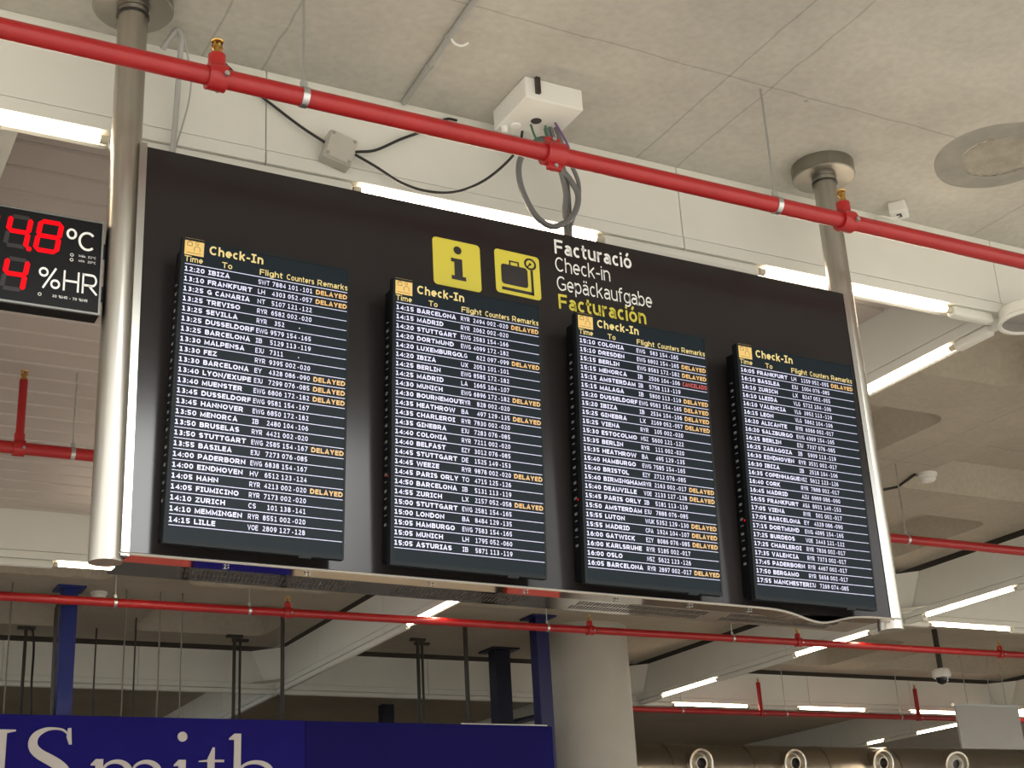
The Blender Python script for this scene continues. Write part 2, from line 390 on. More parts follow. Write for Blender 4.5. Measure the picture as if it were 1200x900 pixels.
bm = B(); box(bm, -40, 56, -22, 26, -.1, 0); struct('floor', bm, FLOORM)
bm = B(); box(bm, -18, 34, 25, 25.3, 0, 5.6); struct('wall_back', bm, PALEW)
bm = B(); box(bm, -18.3, -18, -4.3, 25.3, 0, 1.2); struct('wall_left', bm, PALEW)  # unseen wall, kept low so side daylight reaches the inner bays
bm = B(); box(bm, -40, 56, -22.3, -22, 0, 5.0); struct('wall_front', bm, PALEW)  # unseen wall, added to block the low sky behind the viewer
bm = B(); box(bm, 34, 34.3, -4.3, 25.3, 0, 1.2); struct('wall_right', bm, PALEW)  # unseen wall, cut low like the left one to let daylight in
# concrete over the front bay, open daylight beyond it
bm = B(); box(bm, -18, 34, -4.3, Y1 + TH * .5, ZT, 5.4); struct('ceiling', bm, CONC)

def coffer(bm, x0, x1, y0, y1, z, rects, depth=.24, inset=.15):
    """flat ceiling with shallow tapered recesses"""
    xs = sorted({x0, x1, *[r[0] for r in rects], *[r[1] for r in rects]}); ys = sorted({y0, y1, *[r[2] for r in rects], *[r[3] for r in rects]})
    def inside(cx, cy): return any(r[0] < cx < r[1] and r[2] < cy < r[3] for r in rects)
    for i in range(len(xs) - 1):
        for j in range(len(ys) - 1):
            if not inside((xs[i] + xs[i + 1]) / 2, (ys[j] + ys[j + 1]) / 2):
                bm.faces.new([bm.verts.new(p) for p in ((xs[i], ys[j], z), (xs[i], ys[j + 1], z), (xs[i + 1], ys[j + 1], z), (xs[i + 1], ys[j], z))])
    for a, b, c, d in rects:
        lo = rrect(a, c, b, d, .18, 5); hi = rrect(a + inset, c + inset, b - inset, d - inset, .12, 5)
        L = [bm.verts.new((*p, z)) for p in lo]; H = [bm.verts.new((*p, z + depth)) for p in hi]; n = len(L)
        for k in range(n): bm.faces.new((L[k], L[(k + 1) % n], H[(k + 1) % n], H[k]))
        bm.faces.new(H)
        cs = [(b, d), (a, d), (a, c), (b, c)]
        for q in range(4):   # corner fillets left outside the rounding
            seg = L[q * 6:(q + 1) * 6]
            cv = bm.verts.new((*cs[q], z)); bm.faces.new([cv] + seg[::-1])
    box(bm, x0, x1, y0, y1, z + depth + .05, z + depth + .3)
    return bm

R2 = [(4.75, 6.43, 2.75, 6.2), (4.75, 6.43, .85, 2.15), (7.2, 8.94, 4.85, 6.3), (7.2, 8.94, 1.0, 4.25)]
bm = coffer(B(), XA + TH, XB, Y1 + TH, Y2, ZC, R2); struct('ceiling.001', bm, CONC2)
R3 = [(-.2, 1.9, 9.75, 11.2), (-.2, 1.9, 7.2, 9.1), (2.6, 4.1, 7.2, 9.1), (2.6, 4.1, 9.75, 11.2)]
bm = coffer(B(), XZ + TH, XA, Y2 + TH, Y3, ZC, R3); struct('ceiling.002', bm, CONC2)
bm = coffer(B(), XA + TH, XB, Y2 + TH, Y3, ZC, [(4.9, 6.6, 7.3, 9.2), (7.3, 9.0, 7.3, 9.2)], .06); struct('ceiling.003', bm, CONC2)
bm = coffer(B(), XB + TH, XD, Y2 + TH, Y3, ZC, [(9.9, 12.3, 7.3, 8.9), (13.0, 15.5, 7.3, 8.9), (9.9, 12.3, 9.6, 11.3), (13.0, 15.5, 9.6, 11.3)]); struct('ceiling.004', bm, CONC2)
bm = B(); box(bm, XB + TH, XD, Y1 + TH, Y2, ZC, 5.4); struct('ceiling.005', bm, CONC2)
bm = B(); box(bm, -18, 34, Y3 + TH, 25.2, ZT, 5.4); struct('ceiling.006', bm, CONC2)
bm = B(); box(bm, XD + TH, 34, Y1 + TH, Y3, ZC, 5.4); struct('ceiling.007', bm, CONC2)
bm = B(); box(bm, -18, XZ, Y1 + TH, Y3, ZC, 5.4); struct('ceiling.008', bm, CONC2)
# slatted metal ceiling of the bay behind the board
bm = B(); yy = Y1 + TH + .04
while yy < Y2 - .02:
    y1 = min(yy + .212, Y2)
    pr = [(yy, 4.99), (yy, 4.915), (yy + .010, 4.905), (y1 - .010, 4.905), (y1, 4.915), (y1, 4.99)]
    a = [bm.verts.new((XZ + TH, p[0], p[1])) for p in pr]; b = [bm.verts.new((XA, p[0], p[1])) for p in pr]
    for k in range(len(pr) - 1): bm.faces.new((a[k], b[k], b[k + 1], a[k + 1]))
    yy += .224
bmesh.ops.recalc_face_normals(bm, faces=bm.faces)
struct('ceiling_slat', bm, SLAT)
bm = B(); box(bm, XZ + TH, XA, Y1 + TH, Y2, 4.985, 5.4); struct('ceiling.009', bm, BLACKGAP)

NB = [0]
ZL = 4.53                     # underside of the ledge; trunking and tubes hang below it
TUBES = []                    # (axis, face, from, to, label)
def tx(y, a, b, label): TUBES.append(('x', y, min(a, b), max(a, b), label))
def ty(x, a, b, label): TUBES.append(('y', x, min(a, b), max(a, b), label))
XW = XA + .02; XV = XB + .02; XU = XD + .02
tx(Y1, -1.36, -.16, 'lit tube under the front beam, beyond the steel post by the red temperature display')
tx(Y1, .82, 2.01, 'lit tube under the front beam, above the pictograms on the board')
tx(Y1, 2.87, 4.09, 'lit tube under the front beam, crossing behind the right steel post')
tx(Y2, at(62, 667, y=Y2 + .02).x, at(62, 667, y=Y2 + .02).x + 1.2, 'lit tube under the bottom corner of the board, beside the foot of the left post')
tx(Y2, at(1090, 741, y=Y2 + .02).x, at(1187, 747, y=Y2 + .02).x, 'lit level tube just above the dome camera')
ty(XA, at(1120, 411, x=XW).y, at(1120, 411, x=XW).y + 1.22, 'lit slanting tube beside the upper part of the right steel post')
ty(XA, at(540, 712, x=XW).y, at(477, 746, x=XW).y, 'lit slanting tube crossed by the bright red pipe below the second screen')
ty(XB, at(1192, 691, x=XV).y, at(1084, 726, x=XV).y, 'lit slanting tube to the right of the foot of the right steel post')
ty(XB, at(1020, 744, x=XV).y, at(932, 773, x=XV).y, 'lit slanting tube crossed by the bright red pipe below the fourth screen')
ty(XB, at(842, 801, x=XV).y, at(776, 822, x=XV).y, 'lit slanting tube beside the round concrete column')
tx(Y3, at(788, 828, y=Y3 + .02).x, at(878, 832, y=Y3 + .02).x, 'lit level tube on the far beam, just below a slanting tube by the column')
tx(Y3, at(935, 835, y=Y3 + .02).x, at(1016, 838, y=Y3 + .02).x, 'lit level tube on the far beam, between the two thin red risers')
tx(Y3, at(1066, 840, y=Y3 + .02).x, at(1066, 840, y=Y3 + .02).x + 1.25, 'lit level tube on the far beam, running behind the blank hanging board')
tx(Y3, at(1186, 842, y=Y3 + .02).x, at(1186, 842, y=Y3 + .02).x + 1.25, 'lit level tube at the picture edge, lower of the pair beside the blank hanging board')
ty(XD, at(1205, 830, x=XU).y, at(1186, 836, x=XU).y + .02, 'lit slanting tube at the picture edge, upper of the pair beside the blank hanging board')
ty(XD, at(1127, 852, x=XU).y, at(1074, 862, x=XU).y, 'lit slanting tube below the far red pipe, meeting the blank hanging board')
ty(XD, at(1037, 869, x=XU).y, at(1016, 874, x=XU).y, 'tiny distant lit tube above the silver duct')

def beam(axis, f, a0, a1, cuts):
    """white casing of a beam: plates, ledge and, between the lit tubes, a rounded trunking. axis is its direction, f its sight face"""
    def bx(bm, a, b, d0, d1, z0, z1, bev=0):
        if axis == 'x': box(bm, a, b, f + d0, f + d1, z0, z1, bev)
        else: box(bm, f + d0, f + d1, a, b, z0, z1, bev)
    bm = B(); g = .0025; c = [a0] + [q for q in cuts if a0 < q < a1] + [a1]
    for a, b in zip(c, c[1:]):
        bx(bm, a + g, b - g, 0, TH, ZL + .062, ZT, .002)
        bx(bm, a + g, b - g, -.004, TH, ZL, ZL + .058, .003)
    bx(bm, a0, a1, .012, TH - .012, ZL + .02, ZT - .01)
    pos = a0
    for tb in sorted([q for q in TUBES if q[0] == axis and abs(q[1] - f) < .01] + ([('x', Y1, 4.375, 4.64, '')] if axis == 'x' and f == Y1 else [])) + [None]:
        if tb and not (a0 < tb[2] < a1): continue
        e = tb[2] if tb else a1
        if e - pos > .02: bx(bm, pos + .002, e - .002, .002, .062, ZL - .058, ZL - .0005, .018)
        if tb:
            pos = tb[3]
            if tb[4]: bx(bm, tb[2], tb[3], .072, .100, ZL - .022, ZL - .0005)
    o = struct('ceiling_beam', bm, WHITE)
    NB[0] += 1
    bm = B(); bx(bm, a0, a1, .03, TH - .03, ZT - .02, ZC + .01); struct('trim_%d' % NB[0], bm, BLACKGAP)  # dark strip painted for the shade in the gap above the casing

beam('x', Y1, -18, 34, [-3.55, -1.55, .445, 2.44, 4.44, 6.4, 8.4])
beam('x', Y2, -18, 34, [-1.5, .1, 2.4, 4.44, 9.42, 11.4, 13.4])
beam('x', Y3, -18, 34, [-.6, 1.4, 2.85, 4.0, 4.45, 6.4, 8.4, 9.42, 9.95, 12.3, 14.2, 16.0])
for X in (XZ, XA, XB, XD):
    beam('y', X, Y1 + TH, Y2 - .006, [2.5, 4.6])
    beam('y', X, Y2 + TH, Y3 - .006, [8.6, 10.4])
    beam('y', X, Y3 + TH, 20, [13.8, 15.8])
# chamfer plates where two casings meet
for (X, Y) in ((XB, Y3), (XA, Y3), (XD, Y3), (XB, Y2)):
    bm = B()
    poly(bm, [(X - .34, Y - .012), (X - .006, Y - .40), (X - .006, Y - .012)], lambda u, v: (u, v, ZB + .115), Vector((0, 0, .002)))
    vs = [bm.verts.new(p) for p in ((X - .30, Y - .006, ZT), (X - .12, Y - .006, ZB + .1), (X - .006, Y - .14, ZB + .1), (X - .006, Y - .34, ZT))]
    bm.faces.new(vs)
    bmesh.ops.recalc_face_normals(bm, faces=bm.faces)
    NB[0] += 1; struct('trim_%d' % NB[0], bm, WHITE)
# round drum at the first crossing
t = thing('pipe_collar', 'short white round collar with an open grey underside at the end of the front beam', 'collar', (4.50, .31, 4.45))
bm = lathe(B(), [(.0, .075), (.144, .075), (.150, .07), (.150, .02), (.160, .012), (.163, .004), (.160, -.006), (.146, -.006), (.140, .004)], (4.50, .31, 4.45), n=48)
obj('rim', bm, WHITE, t, True)
bm = lathe(B(), [(.140, .004), (.138, .05), (0, .05)], (4.50, .31, 4.45), n=48); obj('recess', bm, mat('grey_recess', (.30, .28, .26), .6), t, True)

# round column
bm = lathe(B(), [(.50, 0), (.50, ZC)], (7.60, 10.0, 0), n=64); struct('column', bm, COLM, True)

# ---------------------------------------------------------------- fluorescent tubes
def tube_light(axis, f, a, b, label):
    z = ZL - .026
    p0, p1 = (Vector((a, f + .022, z)), Vector((b, f + .022, z))) if axis == 'x' else (Vector((f + .022, a, z)), Vector((f + .022, b, z)))
    d = (p1 - p0).normalized(); t = thing('fluorescent_tube', label, 'light tube', (p0 + p1) / 2, 'fluorescent tubes on the white beams')
    obj('tube', sweep(B(), [p0 + d * .034, p1 - d * .034], .0155, 14), TUBE, t, True)
    for q, sg in ((p0, 1), (p1, -1)): obj('end_cap', sweep(B(), [q + d * sg * .004, q + d * sg * .036], .0175, 14), CAPM, t, True)
for q in TUBES: tube_light(*q)

# ---------------------------------------------------------------- steel posts
YP = .14
def post(x, zb, label):
    t = thing('support_post', label, 'post', (x, YP, zb), 'steel posts of the board')
    bm = lathe(B(), [(0, 0), (.053, 0), (.0535, .004), (.0535, ZT - zb - .03)], (x, YP, zb), n=40); obj('tube', bm, STEEL, t, True)
    bm = lathe(B(), [(.055, -.045), (.055, -.055), (.060, -.055), (.060, -.048), (.055, -.045)], (x, YP, ZT - .045), n=40); obj('collar', bm, VBLK, t, True, 'dark ring below the round flange')
    bm = lathe(B(), [(.056, -.07), (.141, -.07), (.146, -.065), (.146, -.002), (.140, 0), (0, 0)], (x, YP, ZT), n=56); obj('flange', bm, FLANGE, t, True)
    return t
XPL, XPR = -.163, 3.082
post(XPL, 2.800, 'steel post at the left end of the board, beside the red temperature display')
post(XPR, 2.745, 'steel post at the right end of the board, topped by a round flange')

# ---------------------------------------------------------------- information board
YF = .085
XL_, XR_ = -.103, 3.046
def ztop(x): return 4.295 + (4.262 - 4.295) * (x + .1) / 3.15
def zbot(x): return 2.812 + (2.773 - 2.812) * (x + .1) / 3.15
board = thing('information_board', 'wide black check-in information board hung between two steel posts', 'information board', (1.47, YF, 2.79))
def slab(bm, x0, x1, y0, y1, dzt=0, dzb=0):
    v = [bm.verts.new(p) for p in ((x0, y0, zbot(x0) + dzb), (x1, y0, zbot(x1) + dzb), (x1, y0, ztop(x1) + dzt), (x0, y0, ztop(x0) + dzt),
                                   (x0, y1, zbot(x0) + dzb), (x1, y1, zbot(x1) + dzb), (x1, y1, ztop(x1) + dzt), (x0, y1, ztop(x0) + dzt))]
    for f in ((0, 1, 2, 3), (5, 4, 7, 6), (4, 0, 3, 7), (1, 5, 6, 2), (3, 2, 6, 7), (4, 5, 1, 0)): bm.faces.new([v[i] for i in f])
    return bm
obj('panel', slab(B(), XL_, XR_ - .01, YF, YF + .012), PANEL, board)
obj('cabinet', slab(B(), XL_ + .02, XR_ - .06, YF + .012, .33, -.03, .015), CASE, board)
obj('side_strip', slab(B(), XL_ - .026, XL_, YF - .006, YF + .02, .012, 0), STRIPST, board, label='bright steel edge strip')
obj('side_strip', slab(B(), XR_ - .006, XR_ + .020, YF - .002, YF + .02, -.0, .01), STRIPST, board, label='bright steel edge strip')
# bottom tray of polished sheet, its lip sprung loose towards the right
def sag(x): return -.040 * math.exp(-((x - 2.63) / .13) ** 2)
bm = B(); nx = 90; rows = []
for i in range(nx + 1):
    x = XL_ - .004 + (XR_ - .024 - XL_ + .004) * i / nx; z = zbot(x) - .004; s = sag(x)
    prof = [(.045, z + .005 + s), (.043, z + s), (.047, z - .003 + s), (.180, z + .0105 + s * .6), (.182, z + .0105), (.345, z + .0105), (.350, z + .0105), (.350, z + .018)]
    rows.append([bm.verts.new((x, p[0], p[1])) for p in prof])
for a, b in zip(rows, rows[1:]):
    for k in range(7): bm.faces.new((a[k], a[k + 1], b[k + 1], b[k]))
bmesh.ops.recalc_face_normals(bm, faces=bm.faces)
tray = obj('bottom_tray', bm, MIRROR, board, False, 'mirror-polished steel underside')
bm = B()
pts = []
for i in range(nx + 1):
    x = XL_ - .04 + (XR_ + .01 - XL_ + .04) * i / nx; pts.append((x, .043, zbot(x) - .001 + sag(x)))
obj('lip', sweep(bm, pts, .0035, 6), STRIPST, tray, True)
for a, b in ((.10, .72), (.88, 1.40), (1.62, 2.20), (2.32, 2.86)):
    bm = B(); k = 0; x = a
    while x < b:
        for (ya, yb) in ((.205, .255), (.268, .318)):
            z = zbot(x) + .0063
            poly(bm, [(x, ya), (x + .0085, ya), (x + .0185, yb), (x + .010, yb)], lambda u, v: (u, v, z + .003), Vector((0, 0, -.0035)))
        x += .0145
    bmesh.ops.recalc_face_normals(bm, faces=bm.faces)
    obj('vent_grille', bm, VBLK, tray, label='row of dark slots in the steel underside')
for x in (.22, .50, .96, 1.33, 1.72, 2.05, 2.33):
    bm = B(); z = zbot(x) + .002
    z -= .006; pth = [(x - .006, .10, z - .002), (x - .006, .122, z), (x + .006, .122, z), (x + .006, .10, z - .002)]
    obj('latch', sweep(bm, pth, .0022, 6), GALV, tray)

# pictograms and lettering on the board
def onp(u, v): return Vector((u, YF - .0012, v))
def sq(x0, x1, z0t, z1t, z0b, z1b): return x0, x1
P0 = at(510, 277, y=YF); P1 = at(564.5, 290, y=YF); P2 = at(566, 343, y=YF); P3 = at(511, 330, y=YF)
def quadmap(a, b, c, d, dy):
    """unit square (u right, v up) onto the quadrilateral top-left a, top-right b, bottom-right c, bottom-left d"""
    a, b, c, d = map(Vector, (a, b, c, d))
    def f(u, v):
        p = (d * (1 - u) + c * u) * (1 - v) + (a * (1 - u) + b * u) * v
        return Vector((p.x, YF - dy, p.z))
    return f
ip = quadmap((.999, 0, 4.156), (1.202, 0, 4.151), (1.202, 0, 3.950), (.999, 0, 3.955), .0015)
ipf = quadmap((.999, 0, 4.156), (1.202, 0, 4.151), (1.202, 0, 3.950), (.999, 0, 3.955), .0024)
pic = obj('info_pictogram', poly(B(), rrect(0, 0, 1, 1, .08), ip, Vector((0, .001, 0))), VYEL, board, label='yellow square with a black letter i')
bm = B()
poly(bm, arc(.52, .80, .085, .085, 0, 360, 24)[:-1], ipf)
poly(bm, [(.375, .62), (.375, .54), (.44, .54), (.44, .255), (.375, .255), (.375, .17), (.68, .17), (.68, .255), (.61, .255), (.61, .62)], ipf)
obj('symbol', bm, VBLK, pic)
bp_ = [(1.266, 0, 4.155), (1.466, 0, 4.148), (1.466, 0, 3.960), (1.266, 0, 3.967)]
ip = quadmap(*bp_, .0015); ipf = quadmap(*bp_, .0024); ipg = quadmap(*bp_, .0032)
pic = obj('baggage_pictogram', poly(B(), rrect(0, 0, 1, 1, .08), ip, Vector((0, .001, 0))), VYEL, board, label='yellow square with a black suitcase on a scale')
bm = B()
poly(bm, rrect(.13, .22, .72, .68, .07), ipf)                                   # suitcase
ribbon(bm, [(.33, .68), (.33, .77), (.52, .77), (.52, .68)], .035, ipf)         # its handle
ribbon(bm, [(.13, .115), (.835, .115)], .07, ipf); ribbon(bm, [(.815, .08), (.815, .66)], .055, ipf)   # platform and column of the scale
ring = arc(.79, .80, .115, .115, 0, 360, 28); ribbon(bm, ring, .045, ipf)
ribbon(bm, [(.79, .80), (.72, .72)], .03, ipf); poly(bm, arc(.79, .80, .03, .03, 0, 360, 12)[:-1], ipf)
obj('symbol', bm, VBLK, pic)
for s, a, b, bold, m in (('Facturació', (650, 297), (740, 312.5), .018, VWHT), ('Check-in', (651, 317.5), (715, 328), -.004, VWHT),
                         ('Gepäckaufgabe', (653, 340), (764, 357.5), -.004, VWHT), ('Facturación', (655, 361.5), (757, 376), .018, VYEL)):
    A = at(*a, y=YF); Bq = at(*b, y=YF); bm = B()
    sl = (Bq.z - A.z - .0) / (Bq.x - A.x) * 0 - .0105
    text(bm, s, A.x, Bq.x, 0, .064, lambda u, v, A=A, sl=sl: Vector((u, YF - .0015, A.z + v + sl * (u - A.x))), .17 if bold > 0 else .105, .13)
    obj('lettering', bm, m, board, label='yellow sign lettering' if m is VYEL else 'white sign lettering')

# ---------------------------------------------------------------- flight displays
SW, HH = .58, 1.5602003776; TILT = .0386637; ROLL = .01793169
SXS = [0, 1.33792495, 2.65970275, 3.97425755]
def scr(i, d=0.0):
    """local frame of display i: u right and v down from the left end of the first rule, d towards the viewer"""
    cs, sn = math.cos(ROLL), math.sin(ROLL)
    def f(u, v, dd=d):
        X = SXS[i] + u / SW; q = HH - v / SW
        Y = HH - q * math.cos(TILT) - dd / SW * math.sin(TILT) * -1; Z = -q * math.sin(TILT) - dd / SW * math.cos(TILT)
        X2 = cs * X - sn * (Y - HH); Y2 = HH + sn * X + cs * (Y - HH)
        return Vector((X2 * SW, Z * SW, 1.6 + 2.20570827 - Y2 * SW))
    return f
ROWS = ["""12:20|IBIZA|SWT|7884|101|101|D;13:10|FRANKFURT|LH|4303|052|057|D;13:25|G CANARIA|NT|5107|121|122|;13:25|TREVISO|RYR|6582|002|020|;13:25|SEVILLA|RYR|352|||;13:25|DUSSELDORF|EWG|9579|154|165|;13:25|BARCELONA|IB|5129|113|119|;13:30|MALPENSA|EJU|7311|||;13:30|FEZ|RYR|9395|002|020|;13:30|BARCELONA|EY|4328|086|090|D;13:40|LYON/EXUPE|EJU|7299|076|085|D;13:40|MUENSTER|EWG|6806|172|182|D;13:45|DUSSELDORF|EWG|9581|154|167|;13:45|HANNOVER|EWG|6850|172|182|;13:50|MENORCA|IB|2480|104|106|;13:50|BRUSELAS|RYR|4421|002|020|;13:50|STUTTGART|EWG|2585|154|167|D;13:55|BASILEA|EJU|7273|076|085|;14:00|PADERBORN|EWG|6838|154|167|;14:00|EINDHOVEN|HV|6512|123|124|;14:05|HAHN|RYR|4213|002|020|D;14:05|FIUMICINO|RYR|7173|002|020|;14:10|ZURICH|CS|101|138|141|;14:10|MEMMINGEN|RYR|8551|002|020|;14:15|LILLE|VOE|2809|127|128|""",
"""14:15|BARCELONA|RYR|2494|002|020|D;14:15|MADRID|RYR|2062|002|020|;14:20|STUTTGART|EWG|2583|154|166|;14:20|DORTMUND|EWG|4099|172|182|;14:20|LUXEMBURGO|LG|622|097|099|D;14:20|IBIZA|UX|2053|101|101|;14:25|BERLIN|EWG|8585|172|182|;14:25|MADRID|LA|1665|104|107|;14:30|MUNICH|EWG|6896|172|182|D;14:30|BOURNEMOUT|RYR|828|002|020|;14:35|HEATHROW|BA|497|129|135|D;14:35|CHARLEROI|RYR|7830|002|020|;14:35|GINEBRA|EJU|7283|076|085|;14:40|COLONIA|RYR|7211|002|020|;14:40|BELFAST|EZY|3012|076|085|;14:45|STUTTGART|DE|1525|149|153|;14:45|WEEZE|RYR|9878|002|020|D;14:45|PARIS ORLY|TO|4715|125|126|;14:50|BARCELONA|IB|5131|113|119|;14:55|ZURICH|LX|2157|052|058|D;15:00|STUTTGART|EWG|2581|154|165|;15:00|LONDON|BA|8484|129|135|;15:05|HAMBURGO|EWG|7583|154|165|;15:05|MUNICH|LH|1795|052|060|;15:05|ASTURIAS|IB|5871|113|119|""",
"""15:10|COLONIA|EWG|583|154|165|;15:10|DRESDEN|EWG|6802|154|165|D;15:15|BERLIN|EWG|8583|172|182|D;15:15|MENORCA|IB|2506|104|106|C;15:15|AMSTERDAM|IB|5758|113|119|;15:15|MALAGA|IB|5800|113|119|D;15:20|DUSSELDORF|EWG|9583|154|165|D;15:20|IBIZA|IB|2534|104|106|D;15:25|GINEBRA|LX|2169|052|057|D;15:25|VIENA|RYR|105|002|020|;15:30|ESTOCOLMO|NSZ|5600|121|122|;15:35|BERLIN|RYR|111|002|020|;15:35|HEATHROW|BA|495|129|135|;15:40|HAMBURGO|EWG|7585|154|165|;15:40|BRISTOL|EZY|2712|076|085|;15:40|BIRMINGHAM|RYR|2163|002|017|D;15:40|DEAUVILLE|VOE|2133|127|128|D;15:45|PARIS ORLY|IB|5181|113|119|;15:50|AMSTERDAM|EJU|7888|076|085|;15:55|LUTON|WUK|5352|129|130|D;15:55|MADRID|CPA|1924|104|107|D;16:00|GATWICK|EZY|8086|076|085|D;16:00|KARLSRUHE|RYR|5185|002|017|;16:00|OSLO|NSZ|5622|123|126|;16:05|BARCELONA|RYR|2897|002|017|D""",
"""16:05|FRANKFURT|LH|1159|052|055|D;16:10|BASILEA|EJU|1004|076|085|;16:10|ZURICH|LX|8247|052|055|;16:10|LLEIDA|VLG|5722|104|106|;16:10|VALENCIA|VLG|3952|113|119|;16:15|LEON|VLG|5862|104|106|;16:20|ALICANTE|RYR|6066|002|017|;16:20|SALZBURGO|EWG|4369|154|165|;16:25|BERLIN|EJU|7337|076|085|;16:25|ZARAGOZA|IB|5909|113|119|;16:30|EINDHOVEN|RYR|3531|002|017|;16:30|IBIZA|IB|2518|104|106|;16:35|COPENHAGUE|NSZ|5612|123|126|;16:40|CORK|RYR|7888|002|017|;16:45|MADRID|AZU|6969|086|090|;16:55|FRANKFURT|ASA|8931|149|153|;17:05|VIENA|RYR|501|002|017|;17:05|BARCELONA|EY|4329|086|090|;17:15|DORTMUND|EWG|4095|154|165|;17:25|BURDEOS|VOE|2443|121|122|;17:25|CHARLEROI|RYR|7836|002|017|;17:35|VALENCIA|RYR|7373|002|017|;17:45|PADERBORN|RYR|4467|002|017|;17:50|BERGAMO|RYR|5656|002|017|;17:55|MANCHESTER|EJU|7269|074|085|"""]
PITCH = HH * SW / 25
LABELS = ['tall black flight screen with first departure 12:20, beside the left post',
          'tall black flight screen with last departure 15:05, below the letter i pictogram',
          'tall black flight screen with first departure 15:10 and one red remark',
          'tall black flight screen with last departure 17:55, beside the right post']
def lbox(bm, f, u0, u1, v0, v1, d0, d1):
    v = [bm.verts.new(f(*p)) for p in ((u0, v1, d1), (u1, v1, d1), (u1, v0, d1), (u0, v0, d1), (u0, v1, d0), (u1, v1, d0), (u1, v0, d0), (u0, v0, d0))]
    for q in ((0, 1, 2, 3), (5, 4, 7, 6), (4, 0, 3, 7), (1, 5, 6, 2), (3, 2, 6, 7), (4, 5, 1, 0)): bm.faces.new([v[k] for k in q])
    return bm
for i in range(4):
    f = scr(i)
    base = f(.285, .965, -.05)
    t = thing('flight_display', LABELS[i], 'flight screen', base, 'flight screens on the board')
    U0, U1, V0, V1 = -.018, .590, -.0945, .965
    bm = B()                                            # bezel frame
    for r in ((U0, U0 + .008, V0, V1), (U1 - .008, U1, V0, V1), (U0 + .008, U1 - .008, V0, V0 + .008), (U0 + .008, U1 - .008, V1 - .014, V1)): lbox(bm, f, *r, -.022, .0016)
    obj('bezel', bm, BEZEL, t)
    obj('screen', lbox(B(), f, U0 + .008, U1 - .008, V0 + .008, V1 - .014, -.02, 0), LCD, t)
    bm = B(); lbox(bm, f, U0 + .001, U1 - .001, V0 + .001, V1 - .001, -.03, -.022); lbox(bm, f, U0 + .004, U1 - .020, V0 + .034, V1 - .020, -.0785, -.03)
    cas = obj('rear_case', bm, CASE, t)
    bm = B()
    for k in range(26):
        v = .06 + k * .03; lbox(bm, f, U0 + .0034, U0 + .005, v, v + (.010 if k % 2 else .004), -.064, -.046)
    obj('vent_slots', bm, mat('slot_grey', (.22, .22, .22), .5) if i == 0 else bpy.data.materials['slot_grey'], cas)
    for u in (.16, .41):
        for v in (.10, .78):
            a = f(u, v, -.0792); obj('bracket', box(B(), a.x - .02, a.x + .02, a.y, YF - .0005, a.z - .05, a.z + .05), CASE, t)
    bm = B(); a = lbox(bm, f, .430, .475, .963, .972, -.008, .004); obj('indicator', bm, BEZEL, t, label='small grey lug under the lower edge')
    if i: obj('status_light', lbox(B(), f, U0 + .0030, U0 + .005, .640, .647, -.038, -.031), LED, cas)
    g = lambda u, v, f=f: f(u, -v, .0006)               # v upward
    h = lambda u, v, f=f: f(u, -v, .0010)
    bm = B(); poly(bm, [(-.008, .034), (.0585, .034), (.0585, .0955), (-.008, .0955)], g); ic = obj('header_icon', bm, ICON, t, label='amber square with traveller symbol')
    bm = B()
    ribbon(bm, [(.001, .068), (.001, .081), (.017, .081), (.017, .068), (.001, .068)], .0022, h); ribbon(bm, [(.006, .081), (.006, .086), (.012, .086), (.012, .081)], .0018, h)
    ribbon(bm, arc(.034, .079, .0055, .0055, 0, 360, 12), .002, h); ribbon(bm, arc(.035, .056, .0105, .0125, -30, 210, 14), .0022, h)
    ribbon(bm, [(-.001, .042), (.050, .042)], .002, h)
    obj('symbol', bm, mat('icon_brown', (.02, .02, .02), .5, emit=(.35, .17, .03), estr=.6, sample=False) if i == 0 else bpy.data.materials['icon_brown'], ic)
    bm = B(); text(bm, 'Check-In', .078, .269, .0485, .033, g, .19, .14); obj('title_lettering', bm, TXTY, t, label='amber heading lettering')
    for s, a, b in (('Time', -.006, .0567), ('To', .124, .160), ('Flight', .258, .341), ('Counters', .356, .457), ('Remarks', .4695, .5835)): 
        bm = B(); text(bm, s, a, b, .0085, .0215, g, .16, .14); obj('column_heading', bm, TXTY, t, label='amber heading lettering')
    bm = B(); poly(bm, [(-.004, -.0012), (.582, -.0012), (.582, .0012), (-.004, .0012)], g); obj('rule', bm, TXT, t)
    for k, row in enumerate(ROWS[i].split(';')):
        tm, to, al, no, c1, c2, rem = row.split('|'); y0 = -(k * PITCH) - .0268; cap = .0172
        bm = B()
        text(bm, tm, -.005, .065, y0, cap, g, .22, .17)
        text(bm, to, .078, None, y0, cap, g, .24, .14, 1.0)
        text(bm, al, .2545, None, y0, cap, g, .18, .15, .68 if len(al) > 2 else .82)
        x0 = .3540 - .01265 * len(no); text(bm, no, x0 + .0018, .3535, y0, cap, g, .185, .22)
        if c1:
            text(bm, c1, .3628, .3990, y0, cap, g, .185, .22); text(bm, c2, .4155, .4515, y0, cap, g, .185, .22)
        poly(bm, [(.4070, y0 + .004), (.4105, y0 + .004), (.4105, y0 + .008), (.4070, y0 + .008)], g)
        yl = -(k + 1) * PITCH
        poly(bm, [(-.004, yl - .0011), (.582, yl - .0011), (.582, yl + .0011), (-.004, yl + .0011)], g)
        ro = obj('flight_row', bm, TXT, t)
        if rem == 'D':
            bm = B(); text(bm, 'DELAYED', .4645, .5815, y0, cap, g, .24, .14); obj('remark', bm, TXTO, ro, label='amber DELAYED remark')
        elif rem == 'C':
            bm = B(); text(bm, 'CANCELADO', .4645, .5815, y0, cap, g, .2, .17); obj('remark', bm, TXTR, ro, label='red CANCELADO remark')

